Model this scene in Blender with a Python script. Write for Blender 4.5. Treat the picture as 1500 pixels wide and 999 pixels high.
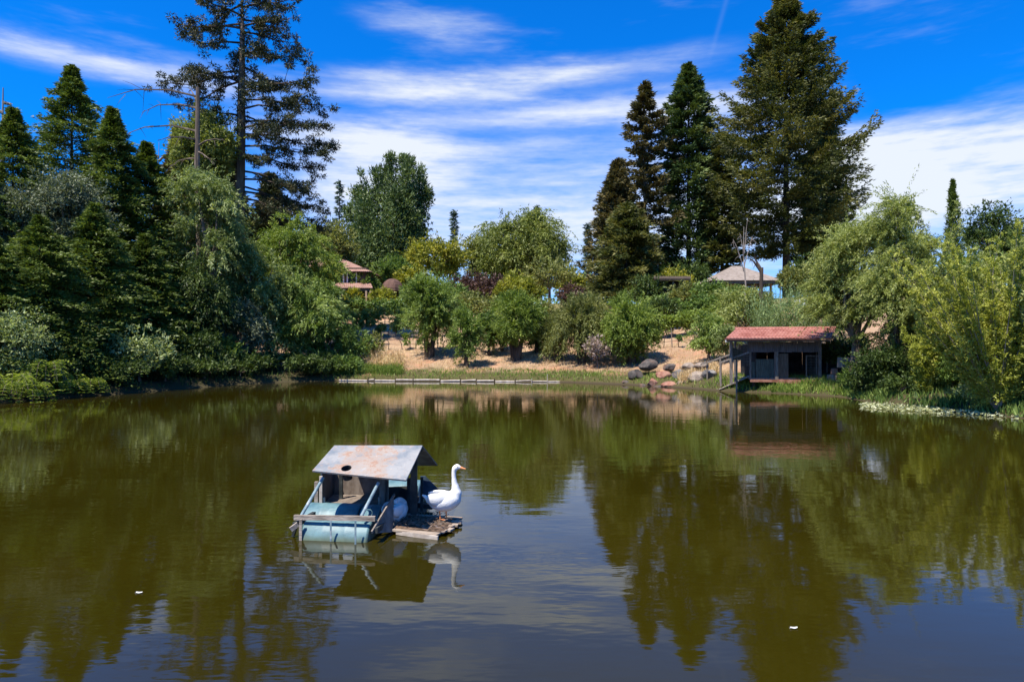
import bpy, math, random
import numpy as np
from mathutils import Vector

# ------------------------------------------------------------------ clear
for o in list(bpy.data.objects):
    bpy.data.objects.remove(o, do_unlink=True)
SC = bpy.context.scene
COL = SC.collection
R = math.radians

# ------------------------------------------------------------------ camera
CAM_H = 2.5
HOR = 505.0          # row of the horizon in the 1500 x 999 photograph
F = 1000.0           # focal length in those pixels
cam_d = bpy.data.cameras.new('camera')
cam = bpy.data.objects.new('camera', cam_d)
COL.objects.link(cam)
cam.location = (0, 0, CAM_H)
cam.rotation_euler = (R(90.32), 0, 0)
cam_d.sensor_width = 36.0
cam_d.lens = 24.0
cam_d.clip_start = 0.1
cam_d.clip_end = 5000
SC.camera = cam

# ------------------------------------------------------------------ exposure
SC.render.engine = 'CYCLES'
SC.view_settings.view_transform = 'Standard'
SC.view_settings.look = 'None'
SC.view_settings.gamma = 1.0
SC.view_settings.exposure = 0.78
SC.cycles.max_bounces = 6
SC.cycles.transparent_max_bounces = 6

# ------------------------------------------------------------------ sun and sky
SUN_EL, SUN_AZ = R(63), R(-136)        # azimuth measured from +Y (view direction) towards +X
sd_ = Vector((math.sin(SUN_AZ) * math.cos(SUN_EL), math.cos(SUN_AZ) * math.cos(SUN_EL), math.sin(SUN_EL)))
sun_d = bpy.data.lights.new('sun', 'SUN')
sun_d.energy = 5.0
sun_d.angle = R(0.5)
sun_d.color = (1.0, 0.93, 0.82)
sun = bpy.data.objects.new('sun', sun_d)
COL.objects.link(sun)
sun.rotation_euler = (-sd_).to_track_quat('-Z', 'Y').to_euler()
sun.location = sd_ * 200


class NT:
    """small helper to write node trees"""
    def __init__(s, nt):
        s.nt = nt; s.n = nt.nodes; s.l = nt.links

    def node(s, t, **kw):
        nd = s.n.new(t)
        for k, v in kw.items():
            setattr(nd, k, v)
        return nd

    def put(s, sock, v):
        if isinstance(v, bpy.types.NodeSocket):
            s.l.new(v, sock)
        elif v is not None:
            if isinstance(v, (tuple, list)) and len(v) == 3 and sock.type == 'RGBA':
                v = (*v, 1)
            sock.default_value = v

    def m(s, op, a, b=None, c=None, clamp=False):
        nd = s.node('ShaderNodeMath', operation=op, use_clamp=clamp)
        s.put(nd.inputs[0], a)
        if b is not None: s.put(nd.inputs[1], b)
        if c is not None: s.put(nd.inputs[2], c)
        return nd.outputs[0]

    def mix(s, f, a, b, mode='MIX'):
        nd = s.node('ShaderNodeMix', data_type='RGBA', blend_type=mode)
        s.put(nd.inputs[0], f); s.put(nd.inputs[6], a); s.put(nd.inputs[7], b)
        return nd.outputs[2]

    def noise(s, vec, scale=5, detail=4, rough=0.55, dist=0.0):
        nd = s.node('ShaderNodeTexNoise')
        s.put(nd.inputs['Vector'], vec)
        nd.inputs['Scale'].default_value = scale
        nd.inputs['Detail'].default_value = detail
        nd.inputs['Roughness'].default_value = rough
        nd.inputs['Distortion'].default_value = dist
        return nd.outputs[0]

    def ramp(s, f, stops):
        nd = s.node('ShaderNodeValToRGB')
        s.put(nd.inputs[0], f)
        cr = nd.color_ramp
        while len(cr.elements) < len(stops):
            cr.elements.new(0.5)
        for e, (p, c) in zip(cr.elements, stops):
            e.position = p
            e.color = (*c, 1) if len(c) == 3 else c
        return nd.outputs[0]

    def step(s, v, lo, hi):
        nd = s.node('ShaderNodeMapRange', interpolation_type='SMOOTHSTEP')
        s.put(nd.inputs[0], v)
        nd.inputs[1].default_value = lo; nd.inputs[2].default_value = hi
        return nd.outputs[0]

    def mapping(s, vec, scale=(1, 1, 1), rot=(0, 0, 0), loc=(0, 0, 0)):
        nd = s.node('ShaderNodeMapping')
        s.put(nd.inputs[0], vec)
        nd.inputs[1].default_value = loc; nd.inputs[2].default_value = rot; nd.inputs[3].default_value = scale
        return nd.outputs[0]


world = bpy.data.worlds.new('World')
SC.world = world
world.use_nodes = True
w = NT(world.node_tree)
w.n.clear()
sky = w.node('ShaderNodeTexSky', sky_type='NISHITA')
sky.sun_disc = False
sky.sun_elevation = SUN_EL
sky.sun_rotation = SUN_AZ
sky.altitude = 100
sky.air_density = 1.0
sky.dust_density = 0.4
sky.ozone_density = 2.5
tc = w.node('ShaderNodeTexCoord')
dirv = tc.outputs['Generated']
sep = w.node('ShaderNodeSeparateXYZ')
w.put(sep.inputs[0], dirv)
dx, dy, dz = sep.outputs
blue = w.mix(1.0, sky.outputs[0], (0.02, 0.82, 1.92), 'MULTIPLY')
# cirrus: wispy bands given by azimuth and elevation (in thousandths of a radian / of the slope)
az = w.m('MULTIPLY', w.m('ARCTAN2', dx, dy), 1000.0)
hyp = w.m('SQRT', w.m('ADD', w.m('MULTIPLY', dx, dx), w.m('MULTIPLY', dy, dy)))
el = w.m('MULTIPLY', w.m('DIVIDE', dz, w.m('MAXIMUM', hyp, 0.02)), 1000.0)
n_warp = w.noise(w.mapping(dirv, (5, 5, 22)), 1.0, 4, 0.6)
n_warp2 = w.noise(w.mapping(dirv, (9, 9, 40), loc=(4, 2, 7)), 1.0, 5, 0.65)
n_streak = w.noise(w.mapping(dirv, (6, 6, 60), rot=(0, R(3), 0), loc=(1.3, 0, 3)), 1.0, 6, 0.62)
n_fine = w.noise(w.mapping(dirv, (45, 45, 190), loc=(2, 5, 1)), 1.0, 3, 0.6)
n_gen = w.noise(w.mapping(dirv, (2.2, 2.2, 12), loc=(8.2, 3.1, 0.4)), 1.0, 6, 0.6)
azw = w.m('ADD', az, w.m('MULTIPLY', w.m('SUBTRACT', n_warp, 0.5), 160.0))
elw = w.m('ADD', el, w.m('MULTIPLY', w.m('SUBTRACT', n_warp2, 0.5), 26.0))


def band(px, py, hw, hh, tilt, amp):
    a0 = math.atan((px - 750) / F)
    A0 = a0 * 1000; E0 = (HOR - py) * math.cos(a0)
    c, s = math.cos(R(tilt)), math.sin(R(tilt))
    x = w.m('SUBTRACT', azw, A0); y = w.m('SUBTRACT', elw, E0)
    u = w.m('DIVIDE', w.m('ADD', w.m('MULTIPLY', x, c), w.m('MULTIPLY', y, s)), hw)
    v = w.m('DIVIDE', w.m('SUBTRACT', w.m('MULTIPLY', y, c), w.m('MULTIPLY', x, s)), hh)
    u2 = w.m('POWER', w.m('ABSOLUTE', u), 3.0)
    v2 = w.m('POWER', w.m('ABSOLUTE', v), 2.2)
    return w.m('MULTIPLY', w.m('EXPONENT', w.m('MULTIPLY', w.m('ADD', u2, v2), -1.0)), amp)


bands = [
    (620, 32, 95, 20, 0, 0.72), (760, 116, 290, 25, 4.5, 0.85), (560, 122, 120, 26, 0, 0.35), (850, 162, 215, 24, 3, 1.0), (1080, 158, 130, 30, 2, 0.7),
    (130, 88, 190, 20, -2, 0.62), (260, 120, 160, 14, 2, 0.42), (90, 75, 120, 8, 3, 0.3), (520, 200, 150, 26, 0, 0.6),
    (1395, 205, 170, 27, -3, 0.88), (1460, 262, 260, 36, 0, 0.9), (700, 340, 420, 90, 0, 0.55), (960, 300, 260, 80, 0, 0.45),
    (560, 250, 130, 60, 0, 0.75), (820, 240, 260, 22, 3, 0.28), (690, 222, 140, 16, 5, 0.45), (905, 205, 150, 14, 0, 0.3),
    (1460, 345, 300, 60, 0, 0.4), (1300, 250, 80, 35, -15, 0.7), (420, 180, 120, 30, 0, 0.2),
]
acc = 0.0
for b in bands:
    acc = w.m('ADD', acc, band(*b))
generic = w.m('MULTIPLY', w.step(n_gen, 0.47, 0.70), 0.50)
low = w.m('MULTIPLY', w.m('EXPONENT', w.m('MULTIPLY', w.m('POWER', w.m('DIVIDE', w.m('MAXIMUM', el, 0.0), 165.0), 2.0), -1.0)), 0.62)
acc = w.m('ADD', acc, w.m('ADD', generic, low))
tex = w.m('ADD', 0.26, w.m('ADD', w.m('MULTIPLY', n_streak, 1.05), w.m('MULTIPLY', w.m('SUBTRACT', n_fine, 0.5), 0.30)))
cl = w.m('MULTIPLY', w.m('MULTIPLY', acc, tex), 0.98)
cl = w.m('MINIMUM', w.m('MULTIPLY', w.step(cl, 0.06, 1.32), 1.08), 0.92)
# old contrail
a1 = math.atan((1055 - 750) / F) * 1000
ctr = w.m('ABSOLUTE', w.m('SUBTRACT', az, w.m('ADD', 169, w.m('MULTIPLY', el, 0.282))))
ctr = w.m('MULTIPLY', w.m('EXPONENT', w.m('MULTIPLY', w.m('MULTIPLY', ctr, ctr), -0.09)), w.m('MULTIPLY', w.step(el, 385, 430), 0.035))
cl = w.m('MINIMUM', w.m('ADD', cl, ctr), 0.95)
skycol = w.mix(cl, blue, (7.5, 7.9, 8.3))
bg = w.node('ShaderNodeBackground')
w.put(bg.inputs[0], skycol)
bg.inputs[1].default_value = 0.071
wo = w.node('ShaderNodeOutputWorld')
w.l.new(bg.outputs[0], wo.inputs[0])


# ================================================================== helpers
def W(px, py, D):
    return Vector(((px - 750) / F * D, D, CAM_H + (HOR - py) / F * D))


def tag(o, label=None, cat=None, group=None, kind=None):
    if label: o['label'] = label
    if cat: o['category'] = cat
    if group: o['group'] = group
    if kind: o['kind'] = kind
    return o


def empty(name, loc, label, cat, group=None, rz=0.0):
    o = bpy.data.objects.new(name, None)
    o.empty_display_size = 0.3
    o.location = loc
    o.rotation_euler = (0, 0, rz)
    COL.objects.link(o)
    return tag(o, label, cat, group)


class MB:
    def __init__(s):
        s.v = []; s.f = []; s.mi = []; s.cur = 0

    def add(s, vs, fs):
        n = len(s.v)
        s.v += [tuple(p) for p in vs]
        s.f += [tuple(i + n for i in f) for f in fs]
        s.mi += [s.cur] * len(fs)

    def box(s, c, size, rz=0.0, taper=1.0):
        sx, sy, sz = size[0] / 2, size[1] / 2, size[2] / 2
        cr, sr = math.cos(rz), math.sin(rz)
        vs = []
        for z in (-1, 1):
            t = taper if z > 0 else 1
            for x, y in ((-1, -1), (1, -1), (1, 1), (-1, 1)):
                X, Y = x * sx * t, y * sy * t
                vs.append((c[0] + X * cr - Y * sr, c[1] + X * sr + Y * cr, c[2] + z * sz))
        s.add(vs, [(0, 3, 2, 1), (4, 5, 6, 7), (0, 1, 5, 4), (1, 2, 6, 5), (2, 3, 7, 6), (3, 0, 4, 7)])

    def slab(s, quad, t):
        """quad of 4 points, thickened by t along minus its normal"""
        q = [Vector(p) for p in quad]
        n = (q[1] - q[0]).cross(q[3] - q[0]).normalized() * t
        s.add(q + [p - n for p in q], [(0, 1, 2, 3), (7, 6, 5, 4), (0, 4, 5, 1), (1, 5, 6, 2), (2, 6, 7, 3), (3, 7, 4, 0)])

    def poly(s, pts, t):
        q = [Vector(p) for p in pts]
        k = len(q)
        n = (q[1] - q[0]).cross(q[2] - q[0]).normalized() * t
        fs = [tuple(range(k)), tuple(range(2 * k - 1, k - 1, -1))]
        for i in range(k):
            j = (i + 1) % k
            fs.append((i, i + k, j + k, j))
        s.add(q + [p - n for p in q], fs)

    def tube(s, pts, rad, n=6, cap=True):
        pts = [Vector(p) for p in pts]
        if not isinstance(rad, (list, tuple)): rad = [rad] * len(pts)
        vs = []; fs = []
        up = Vector((0, 0, 1))
        for i, p in enumerate(pts):
            a = pts[max(0, i - 1)]; b = pts[min(len(pts) - 1, i + 1)]
            t = (b - a)
            t = t.normalized() if t.length > 1e-9 else up
            ref = up if abs(t.z) < 0.9 else Vector((1, 0, 0))
            u = t.cross(ref).normalized(); v_ = t.cross(u).normalized()
            for k in range(n):
                an = 2 * math.pi * k / n
                vs.append(p + (u * math.cos(an) + v_ * math.sin(an)) * rad[i])
        for i in range(len(pts) - 1):
            for k in range(n):
                k2 = (k + 1) % n
                fs.append((i * n + k, i * n + k2, (i + 1) * n + k2, (i + 1) * n + k))
        if cap:
            fs.append(tuple(range(n))); fs.append(tuple(range((len(pts) - 1) * n + n - 1, (len(pts) - 1) * n - 1, -1)))
        s.add(vs, fs)

    def bar(s, a, b, w_, h, up=(0, 0, 1)):
        a, b = Vector(a), Vector(b)
        t = (b - a).normalized(); u = t.cross(Vector(up))
        if u.length < 1e-4: u = t.cross(Vector((1, 0, 0)))
        u.normalize(); v_ = u.cross(t).normalized()
        vs = []
        for p in (a, b):
            for x, y in ((-1, -1), (1, -1), (1, 1), (-1, 1)):
                vs.append(p + u * (x * w_ / 2) + v_ * (y * h / 2))
        s.add(vs, [(0, 3, 2, 1), (4, 5, 6, 7), (0, 1, 5, 4), (1, 2, 6, 5), (2, 3, 7, 6), (3, 0, 4, 7)])

    def build(s, name, mats, parent=None, smooth=False, origin=None):
        me = bpy.data.meshes.new(name)
        vs = s.v
        if origin is not None:
            ox, oy, oz = origin
            vs = [(x - ox, y - oy, z - oz) for x, y, z in vs]
        me.from_pydata(vs, [], s.f)
        if not isinstance(mats, (list, tuple)): mats = [mats]
        for m_ in mats: me.materials.append(m_)
        if len(mats) > 1:
            me.polygons.foreach_set('material_index', s.mi)
        if smooth:
            me.polygons.foreach_set('use_smooth', [True] * len(me.polygons))
        me.update()
        o = bpy.data.objects.new(name, me)
        COL.objects.link(o)
        if parent is not None:
            o.parent = parent
        elif origin is not None:
            o.location = origin
        return o


def nrm(a):
    return a / np.maximum(np.linalg.norm(a, axis=-1, keepdims=True), 1e-9)


class LV:
    """thousands of small leaf faces for one crown"""
    def __init__(s, rng):
        s.rng = rng; s.P = []; s.A = []; s.L = []; s.W = []; s.T = []

    def add(s, P, A, L, Wd, T=None):
        P = np.asarray(P, float).reshape(-1, 3); n = len(P)
        A = np.broadcast_to(np.asarray(A, float), P.shape).reshape(-1, 3)
        s.P.append(P); s.A.append(nrm(A))
        s.L.append(np.broadcast_to(L, (n,)) * s.rng.uniform(0.7, 1.25, n))
        s.W.append(np.broadcast_to(Wd, (n,)) * s.rng.uniform(0.7, 1.25, n))
        t = s.rng.uniform(0, 1, n) if T is None else np.clip(np.broadcast_to(T, (n,)) + s.rng.normal(0, 0.14, n), 0, 1)
        s.T.append(t)

    def count(s):
        return sum(len(p) for p in s.P)

    def build(s, name, mat, parent=None, origin=(0, 0, 0), keep=None):
        P = np.concatenate(s.P); A = np.concatenate(s.A); L = np.concatenate(s.L)[:, None]; Wd = np.concatenate(s.W)[:, None]; T = np.concatenate(s.T)
        P = P - np.asarray(origin, float)
        n = len(P)
        rv = nrm(s.rng.normal(0, 1, (n, 3)))
        S = nrm(np.cross(A, rv)) * Wd * 0.5
        V = np.empty((n, 3, 3))
        V[:, 0] = P + S
        V[:, 1] = P - S
        V[:, 2] = P + A * L
        me = bpy.data.meshes.new(name)
        me.vertices.add(n * 3); me.vertices.foreach_set('co', V.astype(np.float32).ravel())
        me.loops.add(n * 3); me.loops.foreach_set('vertex_index', np.arange(n * 3, dtype=np.int32))
        me.polygons.add(n)
        me.polygons.foreach_set('loop_start', np.arange(0, n * 3, 3, dtype=np.int32))
        me.polygons.foreach_set('loop_total', np.full(n, 3, dtype=np.int32))
        at = me.attributes.new('tint', 'FLOAT', 'FACE')
        at.data.foreach_set('value', T.astype(np.float32))
        me.materials.append(mat)
        me.update(calc_edges=True)
        o = bpy.data.objects.new(name, me)
        COL.objects.link(o)
        if parent is not None: o.parent = parent
        return o


# ================================================================== materials
MATS = {}


def new_mat(name):
    m_ = bpy.data.materials.new(name); m_.use_nodes = True
    t = NT(m_.node_tree); t.n.clear()
    out = t.node('ShaderNodeOutputMaterial')
    MATS[name] = m_
    return m_, t, out


def surf(name, c1, c2, scale=4.0, rough=0.7, bump=0.15, c3=None, stretch=(1, 1, 1), spec=0.3, metal=0.0, bscale=None, lo=0.35, hi=0.65):
    m_, t, out = new_mat(name)
    tcn = t.node('ShaderNodeTexCoord').outputs['Object']
    v = t.mapping(tcn, stretch)
    nz = t.noise(v, scale, 6, 0.6)
    col = t.mix(t.step(nz, lo, hi), c1, c2)
    if c3 is not None:
        n2 = t.noise(t.mapping(tcn, stretch, loc=(5, 3, 2)), scale * 0.45, 5, 0.65)
        col = t.mix(t.step(n2, 0.52, 0.66), col, c3)
    p = t.node('ShaderNodeBsdfPrincipled')
    t.put(p.inputs['Base Color'], col)
    p.inputs['Roughness'].default_value = rough
    p.inputs['Metallic'].default_value = metal
    p.inputs['Specular IOR Level'].default_value = spec
    if bump:
        b = t.node('ShaderNodeBump')
        b.inputs['Strength'].default_value = bump
        b.inputs['Distance'].default_value = 0.02
        t.put(b.inputs['Height'], t.noise(v, bscale or scale * 4, 5, 0.65))
        t.l.new(b.outputs[0], p.inputs['Normal'])
    t.l.new(p.outputs[0], out.inputs[0])
    return m_


def leaf_mat(name, dark, mid, light, trans=0.3, spec=0.25, rough=0.5, patch=None):
    g = 1.6
    dark, mid, light = (tuple(c * g for c in q) for q in (dark, mid, light))
    m_, t, out = new_mat(name)
    at = t.node('ShaderNodeAttribute', attribute_name='tint')
    col = t.ramp(at.outputs['Fac'], [(0.0, dark), (0.55, mid), (1.0, light)])
    tcn = t.node('ShaderNodeTexCoord').outputs['Object']
    nz = t.noise(tcn, 0.55, 3, 0.6)
    if patch is None: patch = tuple(min(1, c * 1.3) for c in light)
    col = t.mix(t.m('MULTIPLY', t.step(nz, 0.5, 0.7), 0.35), col, patch)
    p = t.node('ShaderNodeBsdfPrincipled')
    t.put(p.inputs['Base Color'], col)
    p.inputs['Roughness'].default_value = rough
    p.inputs['Specular IOR Level'].default_value = spec
    tr = t.node('ShaderNodeBsdfTranslucent')
    t.put(tr.inputs[0], t.mix(1.0, col, (1.25, 1.3, 0.55), 'MULTIPLY'))
    mx = t.node('ShaderNodeMixShader')
    mx.inputs[0].default_value = trans
    t.l.new(p.outputs[0], mx.inputs[1]); t.l.new(tr.outputs[0], mx.inputs[2])
    t.l.new(mx.outputs[0], out.inputs[0])
    return m_


leaf_mat('fir_needles', (0.020, 0.034, 0.006), (0.055, 0.080, 0.012), (0.115, 0.145, 0.028), 0.2)
leaf_mat('hazed_needles', (0.025, 0.045, 0.035), (0.05, 0.075, 0.055), (0.10, 0.13, 0.10), 0.15)  # distance haze of the far conifers put into the needle colour
leaf_mat('redwood_needles', (0.018, 0.026, 0.007), (0.056, 0.064, 0.015), (0.125, 0.115, 0.032), 0.2, patch=(0.10, 0.085, 0.03))
leaf_mat('brown_needles', (0.024, 0.024, 0.010), (0.058, 0.050, 0.018), (0.115, 0.090, 0.034), 0.15, patch=(0.08, 0.085, 0.028))
leaf_mat('deep_redwood_needles', (0.010, 0.022, 0.008), (0.034, 0.058, 0.016), (0.085, 0.110, 0.030), 0.15)
leaf_mat('pine_needles', (0.010, 0.016, 0.007), (0.030, 0.038, 0.013), (0.080, 0.066, 0.025), 0.12, patch=(0.10, 0.055, 0.022))
leaf_mat('willow_leaves', (0.05, 0.080, 0.014), (0.125, 0.170, 0.032), (0.26, 0.30, 0.10), 0.33)
leaf_mat('grey_willow_leaves', (0.055, 0.078, 0.020), (0.125, 0.155, 0.045), (0.26, 0.29, 0.13), 0.3)
leaf_mat('bright_willow_leaves', (0.05, 0.078, 0.012), (0.125, 0.165, 0.026), (0.25, 0.285, 0.075), 0.35)
leaf_mat('gold_willow_leaves', (0.065, 0.08, 0.014), (0.155, 0.178, 0.042), (0.30, 0.315, 0.125), 0.35)
leaf_mat('olive_leaves', (0.045, 0.055, 0.014), (0.11, 0.12, 0.03), (0.20, 0.19, 0.06), 0.28)
leaf_mat('weeping_leaves', (0.045, 0.06, 0.012), (0.115, 0.135, 0.028), (0.21, 0.225, 0.06), 0.3)
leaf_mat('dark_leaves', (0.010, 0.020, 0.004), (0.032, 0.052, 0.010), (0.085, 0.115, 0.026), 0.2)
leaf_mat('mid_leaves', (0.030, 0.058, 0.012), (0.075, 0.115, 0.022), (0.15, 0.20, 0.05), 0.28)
leaf_mat('golden_leaves', (0.06, 0.075, 0.010), (0.15, 0.155, 0.018), (0.28, 0.24, 0.03), 0.3)
leaf_mat('yellow_leaves', (0.06, 0.07, 0.010), (0.145, 0.155, 0.018), (0.26, 0.25, 0.04), 0.35)
leaf_mat('maroon_leaves', (0.03, 0.017, 0.014), (0.062, 0.034, 0.028), (0.115, 0.065, 0.052), 0.2, patch=(0.14, 0.10, 0.07))
leaf_mat('grey_leaves', (0.035, 0.045, 0.025), (0.080, 0.095, 0.050), (0.16, 0.18, 0.11), 0.2)
leaf_mat('pale_bush_leaves', (0.07, 0.09, 0.03), (0.18, 0.21, 0.08), (0.36, 0.40, 0.22), 0.3)
leaf_mat('pink_twigs', (0.13, 0.09, 0.075), (0.24, 0.18, 0.15), (0.36, 0.29, 0.24), 0.1)
leaf_mat('fern_leaves', (0.05, 0.08, 0.010), (0.13, 0.17, 0.022), (0.26, 0.29, 0.05), 0.35)
leaf_mat('amber_leaves', (0.085, 0.10, 0.013), (0.20, 0.215, 0.030), (0.36, 0.35, 0.09), 0.35)
leaf_mat('float_leaves', (0.12, 0.13, 0.05), (0.24, 0.25, 0.12), (0.42, 0.42, 0.27), 0.2)
leaf_mat('green_grass', (0.045, 0.080, 0.012), (0.10, 0.15, 0.022), (0.19, 0.22, 0.05), 0.3)
leaf_mat('dry_grass', (0.22, 0.15, 0.07), (0.38, 0.27, 0.14), (0.55, 0.42, 0.25), 0.25)
leaf_mat('reed_leaves', (0.05, 0.08, 0.028), (0.11, 0.155, 0.055), (0.22, 0.27, 0.12), 0.3)

surf('bark', (0.09, 0.065, 0.045), (0.20, 0.155, 0.115), 3, 0.9, 0.6, stretch=(1, 1, 0.2))
surf('dark_bark', (0.035, 0.025, 0.018), (0.09, 0.065, 0.045), 3, 0.9, 0.6, stretch=(1, 1, 0.2))
surf('grey_bark', (0.16, 0.135, 0.11), (0.30, 0.26, 0.22), 3, 0.9, 0.5, stretch=(1, 1, 0.25))
surf('weathered_wood', (0.22, 0.18, 0.14), (0.42, 0.36, 0.29), 5, 0.85, 0.4, stretch=(0.4, 3, 3), c3=(0.14, 0.11, 0.085))
surf('pale_wood', (0.34, 0.28, 0.22), (0.52, 0.45, 0.37), 5, 0.8, 0.3, c3=(0.35, 0.29, 0.22))
surf('grey_post_wood', (0.13, 0.105, 0.085), (0.25, 0.21, 0.17), 6, 0.85, 0.4, stretch=(3, 3, 0.5))
surf('red_beam', (0.24, 0.10, 0.06), (0.42, 0.21, 0.14), 4, 0.85, 0.3)
surf('blue_board', (0.095, 0.085, 0.085), (0.16, 0.145, 0.14), 4, 0.75, 0.25, stretch=(6, 1, 0.5), c3=(0.07, 0.065, 0.07))
surf('green_board', (0.055, 0.065, 0.05), (0.115, 0.13, 0.10), 4, 0.75, 0.25, stretch=(6, 1, 0.6))
surf('brown_board', (0.10, 0.075, 0.055), (0.18, 0.14, 0.105), 4, 0.8, 0.25, stretch=(5, 1, 0.5))
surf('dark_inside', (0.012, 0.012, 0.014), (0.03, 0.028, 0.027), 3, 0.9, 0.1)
surf('clay_tile', (0.30, 0.105, 0.075), (0.42, 0.19, 0.145), 2.2, 0.75, 0.25, c3=(0.40, 0.17, 0.13), bscale=14)
surf('old_clay_tile', (0.30, 0.165, 0.12), (0.42, 0.26, 0.20), 1.8, 0.8, 0.25, c3=(0.28, 0.17, 0.13), bscale=14)
surf('tan_shingle', (0.20, 0.16, 0.13), (0.285, 0.235, 0.195), 2.5, 0.85, 0.2, bscale=20)
surf('stucco', (0.34, 0.24, 0.17), (0.42, 0.31, 0.23), 2, 0.9, 0.15)
surf('brown_wall', (0.09, 0.06, 0.045), (0.15, 0.10, 0.075), 2, 0.9, 0.15)
surf('white_paint', (0.72, 0.72, 0.70), (0.82, 0.82, 0.80), 3, 0.5, 0.05)
surf('brown_canvas', (0.085, 0.045, 0.032), (0.14, 0.075, 0.055), 3, 0.85, 0.15)
surf('olive_canvas', (0.20, 0.19, 0.10), (0.28, 0.26, 0.15), 3, 0.85, 0.15)
surf('dark_glass', (0.02, 0.03, 0.035), (0.035, 0.05, 0.06), 3, 0.08, 0.0, spec=0.6)
surf('steel', (0.45, 0.46, 0.47), (0.60, 0.61, 0.62), 6, 0.35, 0.05, metal=0.8)
surf('wire', (0.22, 0.24, 0.20), (0.32, 0.33, 0.28), 6, 0.5, 0.0, metal=0.5)
surf('red_rock', (0.24, 0.10, 0.065), (0.37, 0.20, 0.135), 3, 0.85, 0.7, c3=(0.20, 0.12, 0.09), bscale=6)
surf('grey_rock', (0.12, 0.108, 0.10), (0.24, 0.22, 0.20), 3, 0.85, 0.7, c3=(0.12, 0.10, 0.09), bscale=6)
surf('dark_rock', (0.05, 0.045, 0.04), (0.12, 0.10, 0.085), 3, 0.85, 0.7, c3=(0.15, 0.08, 0.05), bscale=6)
surf('tan_rock', (0.22, 0.17, 0.13), (0.34, 0.275, 0.215), 3, 0.85, 0.6, c3=(0.24, 0.18, 0.13), bscale=6)
surf('slate_panel', (0.10, 0.095, 0.085), (0.185, 0.175, 0.155), 5, 0.6, 0.25, stretch=(2, 2, 0.7), c3=(0.22, 0.21, 0.20))
surf('navy_panel', (0.018, 0.032, 0.05), (0.045, 0.07, 0.10), 6, 0.5, 0.2)
surf('raft_post', (0.018, 0.022, 0.022), (0.06, 0.065, 0.06), 6, 0.8, 0.3)
surf('teal_pipe', (0.12, 0.19, 0.21), (0.24, 0.32, 0.34), 9, 0.55, 0.15, c3=(0.5, 0.52, 0.5))
surf('inner_board', (0.13, 0.10, 0.08), (0.22, 0.18, 0.145), 5, 0.85, 0.2, stretch=(2, 2, 1))
surf('feather', (0.74, 0.73, 0.69), (0.80, 0.79, 0.75), 14, 0.75, 0.35, bscale=40)
surf('beak', (0.80, 0.27, 0.08), (0.86, 0.34, 0.13), 8, 0.5, 0.0)
surf('eye', (0.01, 0.01, 0.015), (0.015, 0.015, 0.02), 8, 0.2, 0.0)
surf('debris', (0.035, 0.022, 0.013), (0.15, 0.095, 0.06), 18, 0.95, 0.9, c3=(0.20, 0.15, 0.12), bscale=30)
surf('deck_wood', (0.25, 0.19, 0.14), (0.38, 0.31, 0.24), 6, 0.85, 0.4, stretch=(0.6, 3, 3), c3=(0.20, 0.14, 0.10))


def drum_mat():
    m_, t, out = new_mat('blue_drum')
    tcn = t.node('ShaderNodeTexCoord').outputs['Object']
    n1 = t.noise(tcn, 5, 6, 0.65); n2 = t.noise(t.mapping(tcn, (2, 6, 6)), 4, 6, 0.7)
    col = t.mix(t.step(n1, 0.3, 0.7), (0.060, 0.130, 0.150), (0.125, 0.225, 0.235))
    col = t.mix(t.m('MULTIPLY', t.step(n2, 0.56, 0.72), 0.45), col, (0.30, 0.36, 0.35))
    col = t.mix(t.m('MULTIPLY', t.step(t.noise(tcn, 11, 5, 0.7), 0.58, 0.70), 0.6), col, (0.05, 0.13, 0.19))
    sp = t.node('ShaderNodeSeparateXYZ'); t.put(sp.inputs[0], t.node('ShaderNodeNewGeometry').outputs['Position'])
    wl = t.m('ADD', sp.outputs[2], t.m('MULTIPLY', t.m('SUBTRACT', n1, 0.5), 0.10))
    col = t.mix(t.m('MULTIPLY', t.step(wl, 0.10, 0.0), 0.7), col, (0.13, 0.15, 0.07))   # algae line
    p = t.node('ShaderNodeBsdfPrincipled')
    t.put(p.inputs['Base Color'], col)
    p.inputs['Roughness'].default_value = 0.5
    b = t.node('ShaderNodeBump'); b.inputs['Strength'].default_value = 0.2; b.inputs['Distance'].default_value = 0.01
    t.put(b.inputs['Height'], n2); t.l.new(b.outputs[0], p.inputs['Normal'])
    t.l.new(p.outputs[0], out.inputs[0])


drum_mat()


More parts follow.
